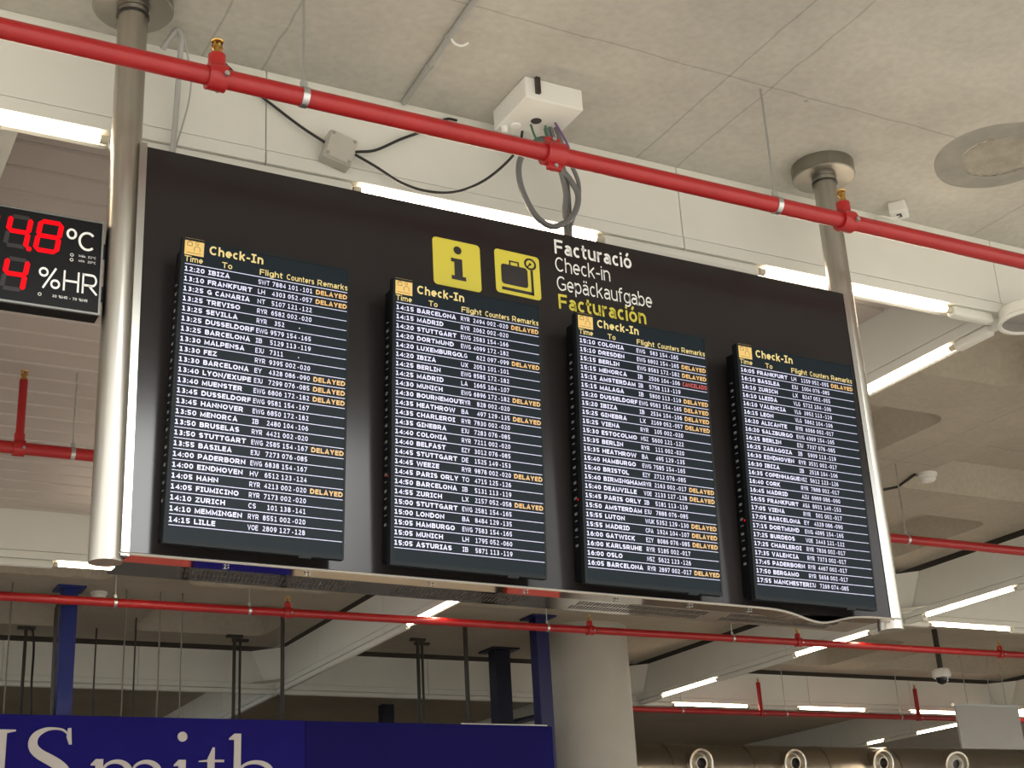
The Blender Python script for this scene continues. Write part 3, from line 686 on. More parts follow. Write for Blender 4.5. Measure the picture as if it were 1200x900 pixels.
# ---------------------------------------------------------------- temperature display
YT = .12
td = thing('temperature_display', 'black temperature and humidity display with red digits beside the left post', 'temperature display', (-.45, YT + .03, 3.635))
tz0, tz1, tX0, tX1 = 3.636, 3.984, -.86, -.228
def ont(u, v): return Vector((u, YT - .0025, v))
bm = B(); box(bm, tX0, tX1, YT + .002, YT + .07, tz0, tz1, .003); obj('housing', bm, CASE, td)
bm = B(); box(bm, tX0 + .006, tX1 - .006, YT - .001, YT + .003, tz0 + .006, tz1 - .006); obj('face_plate', bm, mat('display_face', (.008, .008, .009), .3, spec=.15), td)
bm = B()
for r in ((tX0, tX1, tz1 - .007, tz1), (tX0, tX1, tz0, tz0 + .007), (tX1 - .007, tX1, tz0 + .007, tz1 - .007), (tX0, tX0 + .007, tz0 + .007, tz1 - .007)): box(bm, r[0], r[1], YT - .006, YT + .004, r[2], r[3])
obj('frame', bm, mat('display_frame', (.20, .20, .19), .35, .7), td)
SEG = {'4': 'fgbc', '8': 'abcdefg', '2': 'abged', '5': 'afgcd'}
def digit(ch, x, z, wd, ht, dot=False):
    sh = .12; tk = .0165
    def P(u, v): return Vector((x + u * wd + v * sh * ht, YT - .003, z + v * ht))
    sg = {'a': ((.08, 1), (.92, 1)), 'b': ((1, .95), (1, .54)), 'c': ((1, .46), (1, .05)), 'd': ((.08, 0), (.92, 0)), 'e': ((0, .46), (0, .05)), 'f': ((0, .95), (0, .54)), 'g': ((.08, .5), (.92, .5))}
    lit = B(); dim = B()
    for k, (a, b) in sg.items():
        tgt = lit if k in SEG[ch] else dim; p, q = P(*a), P(*b); d = (q - p).normalized(); n = Vector((-d.z, 0, d.x)) * tk / 2
        e = d * tk * .35; vs = [p - e, p + d * tk * .15 + n, q - d * tk * .15 + n, q + e, q - d * tk * .15 - n, p + d * tk * .15 - n]
        tgt.faces.new([tgt.verts.new(v) for v in vs])
    if dot: poly(lit, arc(x + wd + .012, z - .003, .009, .009, 0, 360, 12)[:-1], lambda u, v: Vector((u, YT - .003, v)))
    o = obj('led_digit', lit, LED, td, label='lit red digit'); 
    dim.free()
    for k, (a, b) in sg.items():
        if k not in SEG[ch]:
            p, q = P(*a), P(*b); obj('unlit_segment', ribbon(B(), [(p.x, p.z), (q.x, q.z)], tk * .9, lambda u, v: Vector((u, YT - .0028, v))), LEDDIM, o)
digit('2', -.652, 3.842, .064, .108)
digit('4', -.546, 3.842, .064, .108, True)
digit('8', -.450, 3.842, .068, .108)
digit('4', -.546, 3.686, .064, .108)
bm = B()
ribbon(bm, arc(-.335, 3.921, .0135, .0165, 0, 360, 20), .008, ont)
text(bm, 'C', -.312, -.256, 3.866, .072, ont, .12)
obj('unit_lettering', bm, VWHT, td, label='white degree C lettering')
bm = B(); text(bm, '%HR', -.433, -.238, 3.708, .074, ont, .11); obj('unit_lettering', bm, VWHT, td, label='white humidity lettering')
bm = B()
text(bm, 'Máx. 21ºC', -.307, -.250, 3.840, .0085, ont, .16); text(bm, 'Mín  20ºC', -.307, -.250, 3.822, .0085, ont, .16)
for z in (3.843, 3.825): ribbon(bm, arc(-.330, z, .005, .005, 0, 360, 12), .002, ont)
text(bm, '30 %HR - 70 %HR', -.385, -.270, 3.678, .0095, ont, .16); ribbon(bm, arc(-.425, 3.682, .005, .005, 0, 360, 12), .002, ont)
obj('small_lettering', bm, VWHT, td, label='tiny white lettering')
for z in (3.70, 3.86): obj('bracket', box(B(), tX1 - .004, XPL - .0540, YT + .012, YT + .030, z, z + .05), CASE, td)

# ---------------------------------------------------------------- sprinkler pipes
def sprinkler(t, p, top, r=.024):
    """tee standing on the pipe with a brass head"""
    p = Vector(p)
    tee = obj('tee', sweep(sweep(B(), [p - Vector((.032, 0, 0)), p + Vector((.032, 0, 0))], .048, 20), [p, p + Vector((0, 0, .085))], .030, 18), RED, t, True)
    for s in (-1, 1): obj('bolt', sweep(B(), [p + Vector((.02, .046 * s, -.012)), p + Vector((.02, .060 * s, -.012))], .010, 6), GALV, tee)
    if top - p.z > .2:
        obj('riser', sweep(B(), [p + Vector((0, 0, .08)), Vector((p.x, p.y, top - .045))], r, 14), RED, t, True); p = Vector((p.x, p.y, top - .13))
    q = p + Vector((0, 0, .085))
    hd = obj('sprinkler_head', lathe(B(), [(.024, 0), (.020, .012), (.011, .014), (.011, .030), (.016, .034), (.016, .040), (0, .042)], q, n=16), BRASS, t, True, 'brass sprinkler head')
    bm = B(); sweep(bm, smooth_path([q + Vector((-.011, 0, .02)), q + Vector((-.018, 0, .035)), q + Vector((-.006, 0, .056))], 4), .003, 6)
    sweep(bm, smooth_path([q + Vector((.011, 0, .02)), q + Vector((.018, 0, .035)), q + Vector((.006, 0, .056))], 4), .003, 6)
    lathe(bm, [(0, .054), (.020, .054), (.022, .058), (0, .059)], q, n=14); obj('deflector', bm, BRASS, hd, True)
def clamp(t, p, rp, zc):
    p = Vector(p)
    c = obj('clamp', sweep(B(), [p - Vector((.012, 0, 0)), p + Vector((.012, 0, 0))], rp + .004, 20), GALV, t, True, 'bright metal clamp')
    bm = B(); box(bm, p.x - .012, p.x + .012, p.y - .006, p.y + .006, p.z + rp, p.z + rp + .03); obj('ear', bm, GALV, c)
    obj('hanger_rod', sweep(B(), [p + Vector((0, 0, rp + .02)), (p.x, p.y, zc)], .005, 8), GALV, t, True, 'thin grey hanger rod')
def pipe(y, z, r, x0, x1, label):
    t = thing('sprinkler_pipe', label, 'pipe', ((x0 + x1) / 2, y, z), 'red sprinkler pipes')
    obj('run', sweep(B(), [(x0, y, z), (x1, y, z)], r, 20), RED, t, True); return t
p1 = pipe(-.28, 4.396, .034, -8, 9, 'red sprinkler pipe crossing in front of both steel posts above the board')
sprinkler(p1, (.033, -.28, 4.396), 4.55); sprinkler(p1, (2.772, -.28, 4.396), 4.55)
clamp(p1, (.345, -.28, 4.396), .034, ZT); clamp(p1, (2.405, -.28, 4.396), .034, ZT)
bm = B(); q = Vector((1.345, -.28, 4.396)); sweep(bm, [q - Vector((.04, 0, 0)), q + Vector((.04, 0, 0))], .049, 20)
cp = obj('coupling', bm, RED, p1, True)
for dz in (.057, -.057):
    bm = B(); box(bm, q.x - .03, q.x + .03, q.y - .012, q.y + .012, q.z + dz - .011, q.z + dz + .011, .003); obj('lug', bm, RED, cp)
    obj('bolt', sweep(B(), [q + Vector((0, -.02, dz)), q + Vector((0, .02, dz))], .009, 6), GALV, cp)
p2 = pipe(3.78, 4.400, .036, -10, 14, 'red sprinkler pipe under the slatted ceiling, passing behind the board')
a = at(67 / 3 + 0, 520, y=3.78); sprinkler(p2, (a.x, 3.78, 4.40), 4.86)
a = at(85, 530, y=3.78); clamp(p2, (a.x, 3.78, 4.40), .036, 4.905)
a = at(1063, 634, y=3.78); clamp(p2, (a.x, 3.78, 4.40), .036, ZC)
p3 = pipe(7.40, 4.400, .036, -10, 22, 'bright red sprinkler pipe running just below the board')
for px, py in ((337, 713), (691, 735), (935, 749), (1172, 764)):
    a = at(px, py, y=7.40); sprinkler(p3, (a.x, 7.40, 4.40), 4.55)
for px, py in ((135, 704), (292, 711), (641, 731), (858, 745)):
    a = at(px, py, y=7.40); clamp(p3, (a.x, 7.40, 4.40), .036, ZC)
p4 = pipe(11.55, 4.385, .036, 8.3, 24, 'dark red sprinkler pipe below the far beam, right of the column')
for px in (893, 1077):
    a = at(px, 842, y=11.55); sprinkler(p4, (a.x, 11.55, 4.385), 4.84, .03)
for px in (800, 922, 1056, 1165):
    a = at(px, 842, y=11.55); clamp(p4, (a.x, 11.55, 4.385), .036, ZC)

# ---------------------------------------------------------------- boxes and cables at the first beam
t = thing('ceiling_junction_box', 'white square junction box on the concrete ceiling above the grey cable loop', 'junction box', (1.57, .17, ZT))
bm = B(); box(bm, 1.425, 1.70, .03, .32, 4.855, ZT, .006); obj('body', bm, PLASTW, t)
bm = B(); lathe(bm, [(0, -.006), (.022, -.006), (.024, 0)], (1.49, .245, 4.855), n=20); obj('knockout', bm, VWHT, t, True)
bm = B(); lathe(bm, [(0, -.002), (.022, -.002), (.024, 0)], (1.555, .18, 4.855), n=20); obj('knockout', bm, VBLK, t, True, 'dark open cable hole')
bm = B(); lathe(bm, [(0, -.03), (.013, -.03), (.014, -.004), (.018, 0)], (1.452, .275, 4.855), n=16); obj('cable_gland', bm, PLASTW, t, True)
bm = B(); box(bm, 1.47, 1.49, .015, .03, 4.88, ZT); obj('fixing_tab', bm, DARKROD, t)

jc = Vector((.738, .385, 4.633)); Mj = Matrix.Translation(jc) @ Matrix.Rotation(math.radians(15), 4, 'Y')
t = thing('wall_junction_box', 'beige square junction box fixed askew on the white beam', 'junction box', (jc.x, Y1, jc.z))
bm = B(); box(bm, -.063, .063, -.028, .031, -.066, .066, .008, Mj); obj('body', bm, PLASTB, t)
bm = B(); box(bm, -.058, .058, -.036, -.0275, -.061, .061, .004, Mj); ld = obj('lid', bm, PLASTB, t)
for sx in (-1, 1):
    for sz in (-1, 1):
        bm = B(); c = Mj @ Vector((sx * .047, -.036, sz * .050)); lathe(bm, [(.0075, .002), (.0075, -.003), (.005, -.004), (0, -.004)], c, (0, 1, 0), 12); obj('screw', bm, mat('screw_grey', (.3, .28, .25), .5) if (sx, sz) == (-1, -1) else bpy.data.materials['screw_grey'], ld)

def cable(name, pts, r, m, label, y=None, group=None, cat='cable'):
    P = [at(p[0], p[1], y=(p[2] if len(p) > 2 else y)) for p in pts]
    o = obj(name, sweep(B(), smooth_path(P, 8), r, 10), m, None, True); return tag(o, label, cat, group)
cable('cable', [(262, 73, .40), (285, 96, .40), (318, 122, .40), (352, 148, .39), (381, 167, .385)], .006, CABK, 'black cable coming down to the beige junction box', group='black cables on the white beam')
cable('cable', [(417, 178, .385), (440, 176, .39), (470, 163, .40), (500, 152, .40), (522, 140, .40), (535, 141, .41)], .006, CABK, 'black cable rising from the beige junction box to the beam top', group='black cables on the white beam')
cable('cable', [(416, 181, .385), (440, 195, .38), (470, 214, .37), (500, 224, .36), (533, 225, .34), (565, 213, .32), (592, 192, .30), (608, 172, .285), (612.5, 152, .275)], .006, CABK, 'black cable sagging from the beige box up to the white box', group='black cables on the white beam')
cable('conduit', [(190, 58, .30), (199, 45, .27), (207, 35.5, .25), (212.5, 42, .25), (211.5, 60, .27), (209, 95, .32), (206, 135, .36), (202, 178, .38), (200, 205, .38)], .011, COND, 'grey flexible conduit bent down from the ceiling beside the left post', cat='conduit')
cable('wire', [(216, 46, .25), (220, 66, .28), (224, 92, .33), (221, 120, .37), (213, 150, .38), (205, 176, .38), (200, 200, .38)], .0035, COND, 'thin grey wire hanging beside the bent grey conduit', cat='wire')
LP = [(640, 150, .20), (645, 168, .22), (654, 192, .24), (669, 212, .25), (677.5, 230, .25), (673, 250, .25), (660, 262, .25), (645, 265, .25), (628, 253, .25), (614, 228, .25), (608, 205, .25), (610, 186, .25), (622, 170, .25), (636, 163, .24), (647, 172, .25), (656, 195, .26), (663, 225, .27), (662, 250, .28), (664, 275, .29), (664, 300, .29)]
cable('cable', LP, .013, CAGR, 'thick grey cable looped in a hanging ring below the white box', group='cables below the white box')
cable('cable', [(649, 143, .19), (657, 165, .21), (668, 190, .235), (678, 215, .265), (677, 240, .27), (668, 268, .29), (668, 300, .29)], .009, CAGR, 'thinner grey cable hanging just outside the cable ring', group='cables below the white box')
cable('cable', [(643, 145, .20), (650, 165, .22), (660, 195, .265), (666, 225, .285), (668, 262, .30), (670, 300, .30)], .009, CAGR, 'thinner grey cable running down inside the cable ring', group='cables below the white box')
cable('cable', [(622, 146, .20), (627, 160, .20), (637, 172, .21), (648, 180, .22)], .005, CAGN, 'thin green wire at the white box, nearer the white cable gland', group='cables below the white box')
cable('cable', [(639, 147, .18), (641, 158, .19), (648, 170, .20), (652, 180, .21)], .005, CAGN, 'thin green wire at the white box, hugging the thick grey cable', group='cables below the white box')
cable('cable', [(650, 143, .16), (659, 158, .18), (666, 172, .20), (670, 190, .22)], .005, CAPU, 'thin purple wire on the outer side of the grey cables', group='cables below the white box')

# conduit across the concrete
a = at(473, 121, z=ZT - .012); b = at(562, -8, z=ZT - .012)
t = thing('ceiling_conduit', 'grey conduit running across the bare concrete ceiling', 'conduit', (a + b) / 2)
obj('run', sweep(B(), [a, b], .012, 12), COND, t, True)
for k in (.36, .62):
    c = a.lerp(b, k); d = (b - a).normalized()
    obj('saddle', sweep(B(), [c - d * .012, c + d * .012], .016, 12), COND, t, True)
c = a.lerp(b, .64); obj('tie', sweep(B(), smooth_path([c, c + Vector((.02, .01, -.02)), c + Vector((.05, .005, -.03)), c + Vector((.075, -.01, -.018))], 5), .005, 8), PLASTW, t, True, 'loose white tie')

# little white box at the beam
c = at(1053, 247, z=ZT - .03)
t = thing('ceiling_sensor', 'small white sensor box on the concrete right of the round flange', 'sensor', (c.x, c.y, ZT))
Ms = Matrix.Translation((c.x, c.y, ZT - .028)) @ Matrix.Rotation(math.radians(38), 4, 'Z')
bm = B(); box(bm, -.052, .052, -.042, .042, -.028, .028, .005, Ms); obj('body', bm, PLASTW, t)
bm = B(); box(bm, -.018, .018, -.012, .012, -.031, -.027, 0, Ms); obj('socket', bm, VBLK, t)
obj('lead', sweep(B(), smooth_path([Ms @ Vector((0, 0, -.03)), Ms @ Vector((-.02, .03, -.045)), Ms @ Vector((-.05, .09, -.03)), Ms @ Vector((.02, .13, -.01))], 6), .004, 8), PLASTW, t, True)

# mortar patch left on the ceiling by a removed flange
c = at(1172, 183, z=ZT)
t = thing('mortar_patch', 'round grey mortar patch on the concrete ceiling near the picture edge', 'mortar patch', (c.x, c.y, ZT))
def blob(bm, r0, r1, z, n=64, amp=.012, sd=1):
    rnd = random.Random(sd); ph = [rnd.uniform(0, 6.28) for _ in range(5)]
    def rr(r, a): return r + amp * sum(math.sin((k + 2) * a + ph[k]) / (k + 1.5) for k in range(5))
    o = [bm.verts.new((c.x + rr(r1, 6.2832 * k / n) * math.cos(6.2832 * k / n), c.y + rr(r1, 6.2832 * k / n) * math.sin(6.2832 * k / n), z)) for k in range(n)]
    u = [bm.verts.new((c.x + (r1 - .01) * math.cos(6.2832 * k / n), c.y + (r1 - .01) * math.sin(6.2832 * k / n), z - .004)) for k in range(n)]
    ii = [bm.verts.new((c.x + rr(r0, 6.2832 * k / n) * math.cos(6.2832 * k / n), c.y + rr(r0, 6.2832 * k / n) * math.sin(6.2832 * k / n), z - .004)) for k in range(n)]
    for k in range(n):
        q = (k + 1) % n
        bm.faces.new((o[k], o[q], u[q], u[k])); bm.faces.new((u[k], u[q], ii[q], ii[k]))
    bmesh.ops.recalc_face_normals(bm, faces=bm.faces); return bm
obj('ring', blob(B(), .185, .31, ZT, sd=3), mottled('mortar', (.24, .235, .21), (.33, .315, .275), 7, .85, bump=.3), t)
bm = B(); n = 48; vs = [bm.verts.new((c.x + (.182 + .01 * math.sin(3 * k)) * math.cos(6.2832 * k / n), c.y + (.182 + .01 * math.sin(3 * k)) * math.sin(6.2832 * k / n), ZT - .002)) for k in range(n)]; bm.faces.new(vs)
obj('rough_core', bm, mottled('rough_core', (.27, .245, .20), (.40, .37, .31), 9, .9, bump=.8), t)

# smoke detectors
def detector(px, py, z, label):
    p = at(px, py, z=z); t = thing('smoke_detector', label, 'smoke detector', (p.x, p.y, z), 'smoke detectors')
    obj('base', lathe(B(), [(0, 0), (.08, 0), (.08, -.025), (.075, -.03), (0, -.03)], p, n=32), PLASTW, t, True)
    obj('head', lathe(B(), [(.066, -.03), (.066, -.055), (.055, -.066), (.03, -.07), (0, -.07)], p, n=32), PLASTW, t, True)
    return p
p = detector(1086, 555, ZC, 'white smoke detector on the concrete ceiling right of the board')
q = at(1042, 575, z=ZC - .01); tag(obj('detector_conduit', sweep(B(), [p + Vector((-.10, .03, -.009)), (q.x, p.y + .35, ZC - .008), (q.x - .9, p.y + 1.9, ZC - .008)], .011, 8), DARKROD, None, True), 'thin dark conduit leading to the smoke detector beside the board', 'conduit')
detector(116, 694, ZC, 'white smoke detector beside the top of the blue post')

# dome camera
pt = at(1103, 790, y=8.9)
t = thing('dome_camera', 'white dome security camera on a dark drop pole below a tube', 'security camera', (pt.x, 8.9, ZC))
obj('drop_pole', sweep(B(), [(pt.x, 8.9, ZC), (pt.x, 8.9, pt.z + .02)], .035, 14), DARKROD, t, True, 'dark drop pole')
obj('housing', lathe(B(), [(0, .06), (.10, .06), (.115, .04), (.115, -.03), (.10, -.045), (0, -.045)], (pt.x, 8.9, pt.z), n=28), PLASTW, t, True)
obj('dome', lathe(B(), [(.078, -.045), (.070, -.085), (.045, -.115), (0, -.128)], (pt.x, 8.9, pt.z), n=24), mat('smoked_dome', (.012, .012, .014), .1), t, True, 'smoked black dome')

# ---------------------------------------------------------------- shop fascia
YS = 9.3
fz1 = 3.786
t = thing('shop_sign', 'dark blue shop fascia with white serif lettering along the lower edge', 'shop sign', (3.4, YS, 2.9))
XE = at(649, 880, y=YS).x; XJ = at(358, 846, y=YS).x
bm = B(); box(bm, -2.6, XJ - .002, YS, YS + .12, 2.95, fz1, .004); obj('fascia', bm, BLUE, t)
bm = B(); box(bm, XJ + .002, XE, YS + .004, YS + .12, 2.95, fz1, .004); obj('fascia', bm, DBLUE, t, label='darker blue plain fascia panel')
bm = B(); box(bm, at(540, 849, y=YS).x, at(641, 850, y=YS).x, YS - .004, YS + .1, fz1, fz1 + .012); obj('top_trim', bm, STRIPST, t)
def fl(u, v): return Vector((u, YS - .001, v))
DP = Vector((0, -.012, 0)); _k = [0]
_poly = poly
def poly(bm, pts2, to3, depth=None):
    if depth is not None and to3 is fl: _k[0] = (_k[0] + 1) % 40; depth = Vector((0, -.011 - .0001 * _k[0], 0))
    _poly(bm, pts2, to3, depth)
    if depth is not None: bmesh.ops.recalc_face_normals(bm, faces=bm.faces)
    return bm
def serif_stem(bm, x, w_, z0, z1, top='both', foot=True, sw=.045, th=.014):
    poly(bm, [(x, z0), (x + w_, z0), (x + w_, z1), (x, z1)], fl, DP)
    if foot: poly(bm, [(x - sw, z0), (x + w_ + sw, z0), (x + w_ + sw, z0 + th), (x + w_, z0 + th + .018), (x, z0 + th + .018), (x - sw, z0 + th)], fl, DP)
    if top == 'both': poly(bm, [(x - sw, z1), (x - sw, z1 - th), (x, z1 - th - .018), (x + w_, z1 - th - .018), (x + w_ + sw, z1 - th), (x + w_ + sw, z1)], fl, DP)
    if top == 'flag': poly(bm, [(x, z1), (x - sw * 1.25, z1 - .045), (x - sw * 1.25, z1 - .058), (x, z1 - .058)], fl, DP)
zc_ = 3.660; zb_ = 3.085                      # cap line and baseline
Hx = at(19, 857, y=YS).x
bm = B(); serif_stem(bm, Hx - .175, .095, zb_, zc_ - .012, 'both', True, .075); poly(bm, [(Hx - .5, 3.37), (Hx - .175, 3.37), (Hx - .175, 3.395), (Hx - .5, 3.395)], fl, DP); serif_stem(bm, Hx - .60, .095, zb_, zc_ - .012, 'both', True, .075)
obj('letter', bm, SIGNW, t, label='white letter H, cut by the picture edge')
# S
sx0, sx1 = at(31, 865, y=YS).x, at(85, 890, y=YS).x; sw_ = sx1 - sx0
cl = [(.92, .80), (.88, .89), (.76, .965), (.58, .985), (.38, .965), (.20, .885), (.135, .78), (.17, .68), (.30, .595), (.50, .52), (.70, .44), (.84, .35), (.875, .235), (.80, .12), (.62, .04), (.42, .015), (.24, .04), (.13, .12), (.08, .23)]
wd = [.03, .035, .045, .05, .09, .15, .19, .21, .22, .23, .23, .22, .20, .15, .09, .06, .05, .04, .03]
sp_ = smooth_path([Vector((p[0], p[1], 0)) for p in cl], 5); ww = smooth_path([Vector((q, 0, 0)) for q in wd], 5)
bm = B(); ribbon(bm, [(sx0 + p.x * sw_, zb_ + p.y * (zc_ - zb_ + .012)) for p in sp_], [q.x * sw_ * .98 for q in ww], fl, DP)
poly(bm, [(sx0 + .86 * sw_, zc_ + .008), (sx0 + .93 * sw_, zc_ + .012), (sx0 + .96 * sw_, zc_ - .135), (sx0 + .90 * sw_, zc_ - .135), (sx0 + .84 * sw_, zc_ - .07)], fl, DP)
poly(bm, [(sx0 + .05 * sw_, zb_ + .16), (sx0 + .10 * sw_, zb_ + .16), (sx0 + .15 * sw_, zb_ + .07), (sx0 + .11 * sw_, zb_ - .01), (sx0 + .05 * sw_, zb_ - .01)], fl, DP)
obj('letter', bm, SIGNW, t, label='white letter S')
xh = at(150, 889.5, y=YS).z
# m
mx0 = at(112, 888, y=YS).x; mw = at(190, 890, y=YS).x - mx0; st = .068
bm = B(); serif_stem(bm, mx0, st, zb_, xh - .004, 'flag', True, .035)
for k in range(2):
    a0 = mx0 + st + k * (mw - st) / 2; a1 = mx0 + (k + 1) * (mw - st) / 2; rx = (a1 + st * .5 - a0) / 2
    pp = arc(a0 + rx, xh - .115, rx, .09, 180, 0, 16); ribbon(bm, pp, [.02 + .048 * (j / 16) ** 1.5 if j else .02 for j in range(17)], fl, DP)
    serif_stem(bm, a1, st, zb_, xh - .115, None, True, .035)
obj('letter', bm, SIGNW, t, label='white letter m')
# i
dt = at(213.5, 863.5, y=YS); ix = dt.x - .030
bm = B(); serif_stem(bm, ix, st, zb_, xh - .004, 'flag', True, .035); li = obj('letter', bm, SIGNW, t, label='white letter i')
obj('dot', poly(B(), arc(dt.x, dt.z, .046, .046, 0, 360, 24)[:-1], fl, DP), SIGNW, li)
# t
tx0 = at(243, 885, y=YS).x; tt = at(247, 876, y=YS).z
bm = B(); poly(bm, [(tx0, zb_ + .06), (tx0 + st, zb_ + .06), (tx0 + st, tt), (tx0 + st - .02, tt)  , (tx0, xh + .01)], fl, DP)
poly(bm, [(tx0 - .085, xh - .022), (tx0 + .16, xh - .022), (tx0 + .16, xh), (tx0 + .0, xh), (tx0 - .085, xh - .012)], fl, DP)
ribbon(bm, arc(tx0 + .034 + .07, zb_ + .07, .07, .07, 180, 320, 10), [.068 - .0045 * j for j in range(11)], fl, DP)
obj('letter', bm, SIGNW, t, label='white letter t')
# h
hx = at(274, 870, y=YS).x; hz = at(280, 860, y=YS).z; ha = at(318, 896, y=YS).x
bm = B(); serif_stem(bm, hx, st, zb_, hz, 'flag', True, .04)
rx = (ha - hx - st) / 2; ribbon(bm, arc(hx + st + rx - .01, xh - .115, rx, .095, 180, 0, 16), [.02 + .048 * (j / 16) ** 1.5 for j in range(17)], fl, DP)
serif_stem(bm, ha - st * .8, st, zb_, xh - .115, None, True, .035)
obj('letter', bm, SIGNW, t, label='white letter h')

# posts that hold the fascia
def ceiling_post(name, xl, xr, y, zb, label, m, cat, plate=True, group=None):
    t = thing(name, label, cat, ((xl + xr) / 2, y, zb), group)
    bm = B(); box(bm, xl, xr, y, y + (xr - xl), zb, ZC - .015, .003); obj('shaft', bm, m, t)
    w_ = xr - xl; bm = B(); box(bm, xl - w_ * .45, xr + w_ * .45, y - w_ * .45, y + w_ * 1.45, ZC - .02, ZC); obj('ceiling_plate', bm, m, t)
    return t
a, b = at(69, 780, y=9.43).x, at(87, 780, y=9.43).x
ceiling_post('sign_post', a, b, 9.43, 3.0, 'blue square post rising from the shop fascia to the ceiling', BLUEP, 'post')
a, b = at(632, 800, y=9.43).x, at(645, 800, y=9.43).x
ceiling_post('sign_post', a, b + .02, 9.43, 2.95, 'dark blue square post at the end of the shop fascia beside the column', mat('dark_blue_paint', (.007, .009, .075), .45), 'post')
a, b = at(583, 810, y=11.2).x, at(600, 810, y=11.2).x
n1 = ceiling_post('ceiling_hanger', a, b, 11.2, 3.4, 'dark hanger column with flat top plate and slanting brace, left of the column', NAVY, 'hanger', group='dark hanger columns behind the shop fascia')
bm = B(); pa = at(604, 842, y=11.3); pb = at(640, 818, y=11.3); sweep(bm, [(pa.x - .1, 11.3, pa.z - .06), (pb.x + 1.0, 11.3, pb.z + .02)], .035, 8); obj('brace', bm, NAVY, n1)
a, b = at(449, 838, y=15.0).x, at(462, 838, y=15.0).x
ceiling_post('ceiling_hanger', a, b, 15.0, 3.6, 'stubby dark hanger column with flat top plate showing just above the shop fascia', NAVY, 'hanger', group='dark hanger columns behind the shop fascia')

# rods and wires hanging behind the fascia
def drop(name, px, py, y, r, m, label, cat, group, foot=True, zb=3.3):
    p = at(px, py, y=y); t = thing(name, label, cat, (p.x, y, ZC), group)
    obj('rod', sweep(B(), [(p.x, y, ZC), (p.x, y, zb)], r, 8), m, t, True)
    if foot:
        bm = B(); box(bm, p.x - .09, p.x + .09, y - .03, y + .03, ZC - .03, ZC); obj('ceiling_foot', bm, m, t)
    return t
for px, py, lab in ((8, 780, 'thin suspension wire nearest the blue post on the side of the letter H'), (145, 770, 'thin suspension wire above the letter m, short of the sagging pair'), (212, 770, 'thin suspension wire above the dot of the letter i'),
                    (186, 770, 'thin suspension wire above the gap between m and i')):
    drop('suspension_wire', px, py, 9.42, .007, WIREM, lab, 'wire', 'suspension wires of the shop fascia', False, 3.75)
for px, py, y, lab in ((157, 790, 10.6, 'thin dark rod near the wires above the letter m'), (110, 800, 11.2, 'thin dark rod beside the blue post, on its column side')):
    drop('hanging_rod', px, py, y, .009, DARKROD, lab, 'rod', 'dark rods behind the shop fascia', False)
for px, py, y, r, lab in ((27, 790, 11.3, .018, 'dark rod with a plate at the ceiling, left of the blue post'), (331, 770, 9.9, .022, 'thick dark rod hanging below a tee of the red pipe'),
                          (274, 795, 11.2, .020, 'dark rod with a ceiling plate, first of a close pair above the letter h'), (281, 795, 11.4, .014, 'thinner dark rod, second of a close pair above the letter h'),
                          (491, 805, 10.9, .022, 'dark rod with a ceiling plate, first of a close pair below the second screen'), (496, 805, 11.1, .016, 'thinner dark rod, second of a close pair below the second screen'),
                          (547, 790, 9.9, .026, 'dark rod with hooked top, between the close pair and the braced hanger')):
    drop('hanging_rod', px, py, y, r, DARKROD, lab, 'rod', 'dark rods behind the shop fascia')
P = [at(85, 707, y=9.395), at(72, 707.5, y=9.395), at(68.5, 709, y=9.395), at(66.5, 713, y=9.395), at(65, 740, y=9.395), at(62, 805, y=9.44), at(61, 850, y=9.5)]
tag(obj('bent_pipe', sweep(B(), P, .020, 10), DARKROD, None, True), 'thin dark pipe bent over to meet the blue post', 'pipe')
q = at(27, 790, y=11.3); P = [Vector((q.x + .06, 11.28, ZC - .02)), Vector((q.x + .085, 11.27, ZC - .22)), at(37, 800, y=11.2), at(36, 840, y=11.2)]
tag(obj('drooping_cable', sweep(B(), smooth_path(P, 6), .012, 8), CABK, None, True), 'black cable drooping from a ceiling plate left of the blue post', 'cable')

# ---------------------------------------------------------------- blank hanging board, duct
c0, c1, c2, c3 = at(1120, 827, y=10.5), at(1193, 829, y=10.5), at(1200, 879, y=10.5), at(1128, 877, y=10.5)
t = thing('blank_board', 'blank pale grey board hanging in front of the far red pipe', 'hanging board', ((c0.x + c1.x) / 2, 10.5, c3.z))
bm = B(); box(bm, c0.x, c1.x, 10.5, 10.54, c3.z, c0.z, .003); obj('panel', bm, BLANK, t)
bm = B(); box(bm, c0.x - .03, c1.x + .01, 10.49, 10.55, c0.z, c0.z + .035); obj('top_rail', bm, GALV, t)
for x in (c0.x + .25, c1.x - .2): obj('hanger_wire', sweep(B(), [(x, 10.52, c0.z), (x, 10.52, ZC)], .006, 6), COND, t, True)

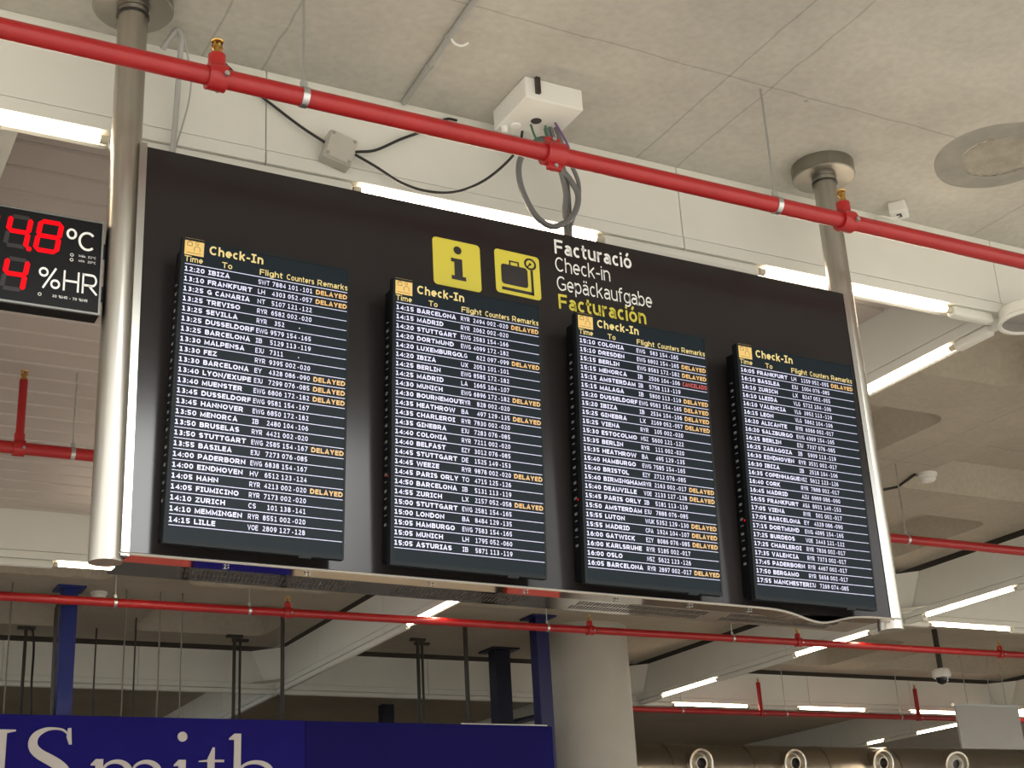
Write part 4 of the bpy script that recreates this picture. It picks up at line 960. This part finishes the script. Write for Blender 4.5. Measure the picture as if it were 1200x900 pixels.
YD = 14.5
dz = 3.93; dr = .45
t = thing('air_duct', 'round silver air duct with jet nozzles along the lower edge, right of the column', 'air duct', (14, YD, dz))
bm = B(); xs_ = [4.0 + 1.5 * k for k in range(16)]
for a, b in zip(xs_, xs_[1:]): sweep(bm, [(a, YD, dz), (a + .01, YD, dz), (a + .011, YD, dz), (b - .02, YD, dz)], [dr, dr + .008, dr, dr], 48, False); sweep(bm, [(b - .021, YD, dz), (b, YD, dz)], dr + .010, 48, False)
obj('casing', bm, DUCT, t, True)
for px in (820, 930, 1033, 1122):
    p = at(px, 893, y=YD - dr - .05)
    d = Vector((-.25, -1, -.25)).normalized() if px == 1122 else Vector((0, -1, -.12)).normalized(); c = Vector((p.x, YD - dr + .1, p.z))
    no = obj('nozzle', lathe(B(), [(.20, -.05), (.20, .17), (.215, .18), (.215, .20), (.185, .205), (.165, .17), (.16, .13), (.13, .12)], c, d, 40), DUCT, t, True)
    obj('nozzle_jet', lathe(B(), [(.165, .10), (.125, .15), (.095, .20), (.085, .20), (.08, .10)], c, d, 32), PLASTW if px == 1122 else DUCT, no, True)
    obj('throat', lathe(B(), [(.082, .12), (0, .12)], c, d, 24), VBLK, no, True, 'dark throat of the nozzle')

# shop front below the fascia, mirrored in the polished underside
bm = B(); box(bm, -10, 12, 10.8, 10.95, 0, 3.0); struct('wall_shop', bm, mottled('dark_brown_wall', (.10, .07, .045), (.13, .09, .06), 1, .7))
bm = B(); box(bm, 12.2, 30, 15.6, 15.8, 0, 3.2); struct('wall_far', bm, mottled('brown_wall', (.16, .12, .08), (.20, .15, .10), 1, .7))
def mirrored(px): return at(px, 668, y=9.7).x
for a, b, m, nm, lab, cat in ((60, 209, REDP, 'poster_panel', 'red poster panel mirrored in the steel underside by the left post', 'poster panel'), (212, 324, BLUE, 'counter_panel', 'dark blue panel mirrored in the steel underside', 'counter panel'),
                         (328, 560, WALLM, 'wooden_panel', 'tan wooden panel mirrored in the steel underside below the first two screens', 'wooden panel'), (574, 634, REDP, 'display_rack', 'red display rack mirrored in the steel underside beside the column', 'rack')):
    x0, x1 = mirrored(a), mirrored(b); t = thing(nm, lab, cat, ((x0 + x1) / 2, 9.8, 0))
    bm = B(); box(bm, x0, x1, 9.7, 9.8, 1.15, 2.9, .01); obj('board', bm, m, t)
    bm = B(); box(bm, x0 + .02, x1 - .02, 9.72, 10.1, 0, 1.14); obj('plinth', bm, DARKROD, t)
